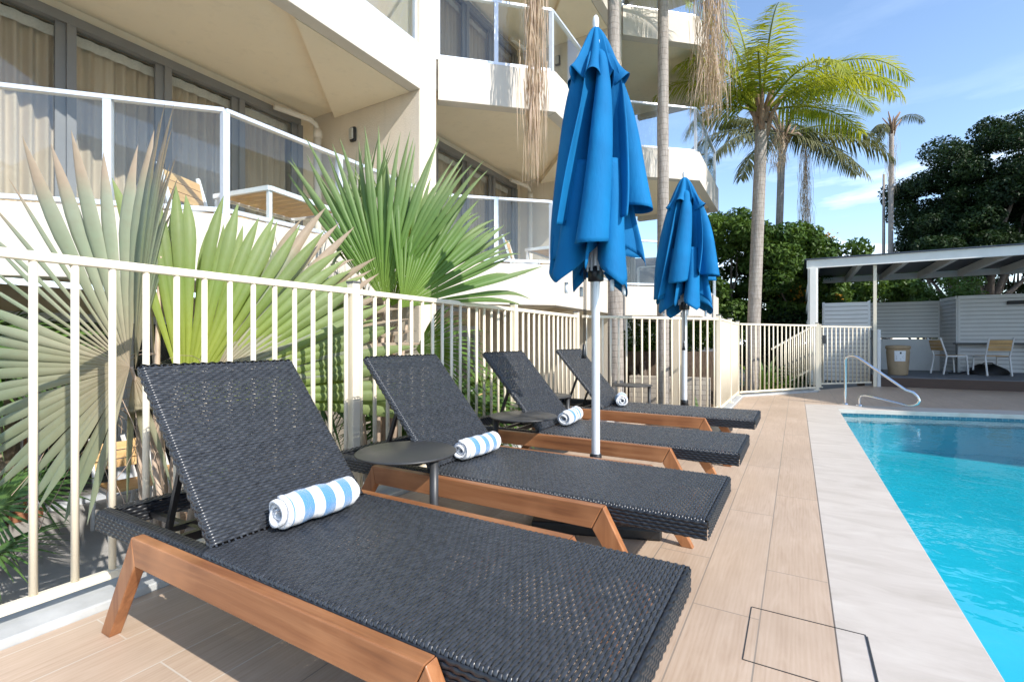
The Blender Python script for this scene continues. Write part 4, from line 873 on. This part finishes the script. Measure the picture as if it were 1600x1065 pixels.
def feather_palm(label, base, top, r0, r1, fr, leafm, nl=70, ll=.55, hang=.45, w_=.022, shaft=True, seed=1, sway=(0, 0), cat='palm tree', dead=None):
    base = Vector(base); top = Vector(top); t = thing('palm_tree', label, cat, base)
    pts = [base.lerp(top, k / 12) + Vector((sway[0], sway[1], 0)) * math.sin(math.pi * k / 12) for k in range(13)]
    MB(base).tube(pts, [r0 * 1.25] + [r0 + (r1 - r0) * k / 12 for k in range(1, 13)], 20).build('trunk', M['ptrunk'], t)
    if shaft: 
        b = MB(base)
        for k in range(9):
            a = k * 2.4; rr = r1 * (1.2 - k * .03); q = top + Vector((math.cos(a) * rr * .5, math.sin(a) * rr * .5, -.25 + k * .06)); b.tube([q, q + Vector((math.cos(a) * .12, math.sin(a) * .12, .45)), q + Vector((math.cos(a) * .35, math.sin(a) * .35, .8))], [r1 * .6, r1 * .4, .02], 8)
        b.build('crownshaft', M['fibre'], t)
    for i, (az, el, L_, dr) in enumerate(fr):
        b = MB(base); q = top + Vector((math.cos(az) * .12, math.sin(az) * .12, .3)); frond(b, q, az, el, L_, dr, nl, ll, seed * 50 + i, hang, w_); b.build('frond', M[leafm], t)
    if dead:
        for i, (dx_, dy_, L_, sp_, n) in enumerate(dead):
            b = MB(base); rr = random.Random(seed + i); a = top + Vector((dx_, dy_, 0)); pt0 = top + Vector((dx_ * .2, dy_ * .2, .2))
            b.tube([pt0, pt0.lerp(a, .6) + Vector((0, 0, .15)), a, a - Vector((0, 0, L_ * .3))], [.04, .03, .02, .012], 6)
            for k in range(n):
                s0_ = rr.random() ** .8; q = a + Vector((rr.gauss(0, sp_ * .35), rr.gauss(0, sp_ * .35), -L_ * .75 * s0_)); ln = L_ * rr.uniform(.12, .34); dd = Vector((rr.gauss(0, 1), rr.gauss(0, 1), 0)) * sp_ * .22
                wv = Vector((rr.uniform(-1, 1), rr.uniform(-1, 1), 0)).normalized() * .0048; m1 = q + dd * .8 + Vector((0, 0, -ln * .45)); m2 = q + dd + Vector((rr.gauss(0, .015), rr.gauss(0, .015), -ln))
                b.add([q - wv, q + wv, m1 + wv, m1 - wv, m2 + wv * .2, m2 - wv * .2], [(0, 1, 2, 3), (3, 2, 4, 5)], True)
            b.build('dead_strands', M['dead'], t)
    return t
CR = math.atan2(.505, .863)       # azimuth of camera-right in the world
def az(deg): return CR + R(deg)    # 0 = to the photo right, 90 = away, 180 = left, 270 = towards camera
def gp(px, t, z=GZ): q = P(px, 500, t); q.z = z; return q
def tp_(px, py, t): return P(px, py, t)
feather_palm('tall ringed palm with sunlit yellow green crown behind the far fence', gp(1173, 10.2, -.3), tp_(1190, 195, 10.2), .132, .115,
    [(az(-5), .75, 2.91, 1.9), (az(15), .70, 3.31, 1.6), (az(-35), .5, 2.60, 1.9), (az(150), 1.25, 3.01, .9), (az(120), 1.45, 3.21, .4), (az(190), 1.0, 2.21, 1.7), (az(240), .9, 2.01, 2.0), (az(-70), .7, 2.01, 2.2), (az(175), .35, 1.71, 1.9), (az(250), 1.0, 2.41, 1.6), (az(5), .25, 2.31, 1.2), (az(-15), .85, 3.01, 2.1), (az(165), .9, 2.41, 1.8), (az(145), 1.4, 3.31, .8), (az(200), .6, 1.91, 2.1)], 'queen', 88, .66, .38, .022, seed=3, dead=[(.30, .25, 1.1, .25, 160)])
feather_palm('dusty olive palm with spreading crown between the ringed palm and the pergola', gp(1209, 15.0, -.5), tp_(1222, 225, 15.0), .11, .10,
    [(az(0), .35, 3.33, 1.4), (az(20), .1, 3.46, 1.0), (az(-25), -.1, 3.07, .9), (az(45), .7, 2.82, 1.3), (az(175), .3, 3.20, 1.5), (az(200), -.05, 3.20, 1.1), (az(160), .75, 2.69, 1.4), (az(215), -.4, 2.94, .8), (az(-45), -.5, 2.82, .6), (az(90), 1.1, 2.56, 1.0), (az(270), .6, 2.56, 1.4), (az(120), .9, 2.56, 1.2)], 'kentia', 56, .78, .55, .040, seed=7, dead=[(.62, -.1, 3.3, .26, 300)])
feather_palm('slender distant palm with a sparse top left of the dark tree', gp(1390, 26, -.5), tp_(1393, 205, 26), .12, .11,
    [(az(10), .9, 2.3, 2.0), (az(185), .3, 1.4, 2.3), (az(200), -.4, 1.4, 1.2), (az(90), .8, 1.2, 2.0)], 'kentia', 40, .6, .6, .03, seed=9, dead=[(0, 0, 3.4, .35, 160)])
pl = MB(gp(1380, 27)).tube([gp(1380, 27), tp_(1381, 272, 27)], [.11, .06], 10).build('bare_trunk', M['ptrunk'], loc=gp(1380, 27)); tag(pl, 'thin bare grey pole like trunk just left of the slender distant palm', 'trunk')
feather_palm('thin grey palm trunk behind the fence just right of the big umbrella pole', gp(963, 7.5, GZ), tp_(958, -70, 7.5), .13, .085,
    [(az(178), .5, 2.3, 2.1), (az(-10), .4, 1.6, 2.2), (az(215), .3, 1.7, 2.2), (az(250), .5, 1.6, 2.4), (az(300), .4, 1.6, 2.3), (az(90), .7, 2.0, 1.6), (az(150), .7, 2.0, 1.8)], 'queen', 60, .5, .6, .018, seed=12, dead=[(-.36, -1.92, 3.9, .17, 430)])
feather_palm('thin grey palm trunk between the two folded umbrellas', gp(1036, 8.3, GZ), tp_(1036, -80, 8.3), .105, .085,
    [(az(5), .15, 1.7, 2.4), (az(195), .3, 1.4, 2.4), (az(-20), -.3, 1.4, 1.6), (az(30), .6, 1.9, 1.8), (az(250), .4, 1.6, 2.2), (az(310), .5, 1.7, 2.0), (az(120), .8, 2.0, 1.5)], 'queen', 60, .55, .6, .018, seed=15, dead=[(.72, .30, 3.1, .38, 560)])
# ================================================================== BROAD LEAF TREES AND SHRUBS
def leafcloud(name, mat, parent, clumps, n, size, seed, flat=.5, aspect=.45):
    """many small leaves scattered through given clumps [(centre, radii)]"""
    rg = np.random.RandomState(seed); C_ = np.array([list(c) for c, r in clumps]); Rr = np.array([list(r) for c, r in clumps]); vol = Rr.prod(1) ** (2 / 3.); idx = rg.choice(len(clumps), n, p=vol / vol.sum())
    d = rg.randn(n, 3); d /= np.linalg.norm(d, axis=1)[:, None]; rad = rg.rand(n) ** .30; pos = C_[idx] + d * rad[:, None] * Rr[idx]
    nr = d * .6 + rg.randn(n, 3) * .7; nr[:, 2] += .5; nr /= np.linalg.norm(nr, axis=1)[:, None]; a = np.cross(nr, rg.randn(n, 3)); a /= np.linalg.norm(a, axis=1)[:, None]; b = np.cross(nr, a)
    s = size * (.6 + .8 * rg.rand(n))[:, None]; v = np.stack([pos - a * s, pos + b * s * aspect + nr * s * .15, pos + a * s, pos - b * s * aspect + nr * s * .15], 1).reshape(-1, 3); v = v - np.array(list(parent.location))
    f = np.arange(4 * n).reshape(-1, 4); return npmesh(name, v, f, mat, parent)
def clumps_in(c, r, k, cr, seed, shell=.6):
    rr = random.Random(seed); res = []
    for _ in range(k):
        while True:
            d = Vector([rr.uniform(-1, 1) for _ in range(3)])
            if shell < d.length < 1: break
        q = rr.uniform(.6, 1.3); res.append((Vector(c) + Vector((d.x * r[0], d.y * r[1], d.z * r[2])), (cr * q, cr * q, cr * q * .75)))
    return res
def limbs(parent, base, tips, r0, mat, seed, name='trunk'):
    rr = random.Random(seed); b = MB(parent.location); base = Vector(base); fork = base + Vector((0, 0, (max(t.z for t in tips) - base.z) * .28)); b.tube([base, base.lerp(fork, .5) + Vector((.04, .03, 0)), fork], [r0, r0 * .85, r0 * .7], 10)
    for t in tips:
        m1 = fork.lerp(t, .35) + Vector([rr.uniform(-.3, .3) for _ in range(3)]) * .7; m2 = fork.lerp(t, .7) + Vector([rr.uniform(-.3, .3) for _ in range(3)]) * .7; b.tube([fork, m1, m2, t], [r0 * .5, r0 * .33, r0 * .2, r0 * .05], 7)
    return b.build(name, mat, parent)
def tree(label, base, c, r, k, cr, n, size, mat, seed, name='tree', trunk=.14, shell=.35, flowers=0, cat='tree', barkm='bark'):
    t = thing(name, label, cat, base); cl = clumps_in(c, r, k, cr, seed, shell); leafcloud('crown', M[mat], t, cl, n, size, seed)
    rr = random.Random(seed); limbs(t, base, [q for q, _ in rr.sample(cl, min(9, len(cl)))], trunk, M[barkm], seed)
    if flowers:
        b = MB(t.location)
        for k_ in range(flowers):
            q, r_ = rr.choice(cl); d = (cam_dir(rr.uniform(-1, 1), -1, rr.uniform(-.5, 1))).normalized(); q = q + Vector((d.x * r_[0], d.y * r_[1], d.z * r_[2])) * .95
            for j in range(26):
                o_ = q + Vector([rr.gauss(0, .10) for _ in range(3)]); a = Vector([rr.uniform(-1, 1) for _ in range(3)]).normalized() * .05; c_ = a.orthogonal().normalized() * .035; b.add([o_ - a, o_ + c_, o_ + a, o_ - c_], [(0, 1, 2, 3)])
        b.build('flowers', M['orange'], t)
    return t
def pt_(px, py, t): return P(px, py, t)
tree('dense green shrub tree right behind the far balconies, left of the ringed palm', gp(1130, 15, GZ), pt_(1140, 430, 15), (1.5, 1.6, 1.9), 60, .42, 24000, .07, 'leaf_mid', 31, 'shrub_tree', flowers=3)
tree('dense green shrub tree with orange flowers directly behind the ringed palm', gp(1232, 14.5, GZ), pt_(1225, 440, 14.5), (1.3, 1.3, 1.7), 60, .42, 24000, .07, 'leaf_mid', 32, 'shrub_tree', flowers=5)
tree('lower dense green shrub under the hanging brown palm strands', gp(1270, 17, GZ), pt_(1285, 440, 17.5), (1.5, 1.5, 1.7), 50, .42, 14000, .09, 'leaf_mid', 33, 'shrub_tree', flowers=3)
tree('light green bushy treetop above the left end of the pergola', gp(1345, 20, GZ), pt_(1345, 440, 20), (1.9, 1.5, 1.3), 40, .36, 8000, .10, 'leaf_mid', 34, 'shrub_tree')
tree('dark hedge mass showing through the angled fence', gp(1010, 11.0, GZ), pt_(1010, 520, 13.4), (2.2, 1.3, 1.1), 50, .45, 20000, .05, 'leaf_mid', 35, 'hedge', cat='hedge')
tree('dark hedge mass low behind the far fence and ringed palm', gp(1200, 13.5, GZ), pt_(1200, 560, 13.8), (2.0, .8, 1.3), 50, .42, 20000, .05, 'leaf_dark', 36, 'hedge', cat='hedge')
tree('green hedge seen over the slat screen right of the pergola post', gp(1440, 21, GZ), pt_(1430, 480, 21), (3.0, 1.0, 1.4), 50, .45, 16000, .06, 'leaf_mid', 37, 'hedge', cat='hedge')
tree('large dark spreading tree above the pergola at the right edge', gp(1545, 24, GZ), pt_(1580, 305, 25), (4.9, 3.6, 3.9), 190, .8, 140000, .085, 'leaf_dark', 41, 'large_tree', .32, .1)
tree('lower dark tree leaning left above the pergola, right of the slender palm', gp(1500, 24, GZ), pt_(1475, 385, 25), (2.2, 2.4, 1.6), 60, .6, 36000, .08, 'leaf_dark', 42, 'large_tree', .24, .2)
tree('dark tree mass filling the space under the pergola roof line at right', gp(1590, 27, GZ), pt_(1570, 450, 27), (4.2, 1.6, 2.0), 70, .65, 30000, .08, 'leaf_dark', 43, 'large_tree', .3, .2)
# ------------------------------------------------ garden plants behind the fence
def strappy(label, px, t, n, L_, seed, mat='leaf_lily', name='garden_plant', z=GZ + .0):
    b0 = gp(px, t, z); o = thing(name, label, 'plant', b0); rr = random.Random(seed); b = MB(b0)
    for k in range(n):
        a = rr.random() * 6.28; el = rr.uniform(.7, 1.45); p = b0 + Vector((math.cos(a) * .04, math.sin(a) * .04, 0)); l_ = L_ * rr.uniform(.7, 1.1); V = []; w0 = rr.uniform(.03, .05)
        for j in range(8):
            d = Vector((math.cos(a) * math.cos(el), math.sin(a) * math.cos(el), math.sin(el))); sd = Vector((-math.sin(a), math.cos(a), 0)) * w0 * math.sin(math.pi * min(1, (j + .7) / 7.7)) ** .7; V += [p - sd, p + sd]; p = p + d * l_ / 7; el -= .16
        b.add(V, [(2 * j, 2 * j + 1, 2 * j + 3, 2 * j + 2) for j in range(7)], True)
    b.build('leaves', M[mat], o); MB(b0).tube([b0, b0 + Vector((0, 0, .12))], [.05, .04], 8).build('stem', M['fibre'], o); return o
strappy('pale strappy plant behind the angled fence, left of the thin trunk', 995, 7.3, 34, 1.05, 1)
strappy('pale strappy plant at the base of the palm trunk by the far lounger', 925, 6.9, 24, 1.0, 2)
strappy('dark strappy plant right of the farther umbrella pole', 1095, 8.0, 30, 1.2, 3, 'fanC')
strappy('broad leaved plant between the farther umbrella and the second thin trunk', 1052, 7.9, 26, .95, 4, 'fanC')
strappy('tall dark green plant behind the far fence next to the stair railing', 1195, 10.9, 36, 1.3, 5, 'fanC', z=-.3)
strappy('green plant low behind the far fence at the stair foot', 1222, 11.2, 30, .9, 6, 'fanC', z=-.3)
strappy('green strappy plant against the wall behind the third lounger', 880, 6.3, 26, .9, 7, 'fanC')
gw = MB(gp(990, 9.2)); a_ = gp(985, 10.6); c_ = gp(1110, 9.9); gw.bar(a_ + Vector((0, 0, .55)), c_ + Vector((0, 0, .55)), .2, 1.1); g_ = gw.build('garden_wall', M['brick'], loc=gp(990, 9.2)); tag(g_, 'low cream block garden wall seen through the angled fence', 'wall')
bf = MB(gp(990, 11.2)); a_ = gp(950, 11.8); c_ = gp(1130, 11.4); bf.bar(a_ + Vector((0, 0, .8)), c_ + Vector((0, 0, .8)), .06, 1.6); g_ = bf.build('brush_fence', M['brush'], loc=gp(990, 11.2)); tag(g_, 'dark brushwood fence above the low block garden wall', 'fence')
# house beyond with tiled roof, and an unseen house shape added to shade the far end
ho = gp(1010, 19); h_ = thing('house', 'dark tiled roof seen through the far lower balcony glass', 'house', ho); a_ = gp(965, 20.0); c_ = gp(1090, 19.0)
MB(ho).bar(a_ + Vector((0, 0, 1.9)), c_ + Vector((0, 0, 1.9)), 4, 3.8).build('wall', M['render'], h_)
rb = MB(ho); d_ = (c_ - a_).normalized(); n_ = Vector((-d_.y, d_.x, 0)); A0 = a_ - d_ * .5; C0 = c_ + d_ * .5
rb.add([A0 - n_ * 2.5 + Vector((0, 0, 3.6)), C0 - n_ * 2.5 + Vector((0, 0, 3.6)), C0 + Vector((0, 0, 5.2)), A0 + Vector((0, 0, 5.2)), A0 + n_ * 2.5 + Vector((0, 0, 3.6)), C0 + n_ * 2.5 + Vector((0, 0, 3.6))], [(0, 1, 2, 3), (3, 2, 5, 4), (0, 3, 4), (1, 5, 2), (0, 4, 5, 1)]); rb.build('roof', M['tile'], h_)
nh = thing('shade_caster_house', 'cream house shape added out of view at right to shade the far deck', 'house', (12, 8, 0)); n0 = Vector((12, 8, 0))
m_ = MB(n0); yz = [(6.3, 0), (6.3, 7.6), (7.3, 8.5), (16, 8.5), (26, 8.5), (26, 0)]; n = len(yz)
m_.add([(10.4, y, z) for y, z in yz] + [(20, y, z) for y, z in yz], [tuple(range(n))[::-1], tuple(range(n, 2 * n))] + [(i, (i + 1) % n, n + (i + 1) % n, n + i) for i in range(n)]); m_.build('wall', M['render'], nh)
for y in (7.0, 9.5, 13, 17, 21):
    for z in (1.2, 4.6): 
        w_ = MB(n0).box((10.33, y, z), (10.4, y + 1.5, z + 1.4)).build('window', M['frame_grey'], nh); MB(n0).box((10.31, y + .08, z + .08), (10.325, y + 1.42, z + 1.32)).build('pane', M['window'], w_)
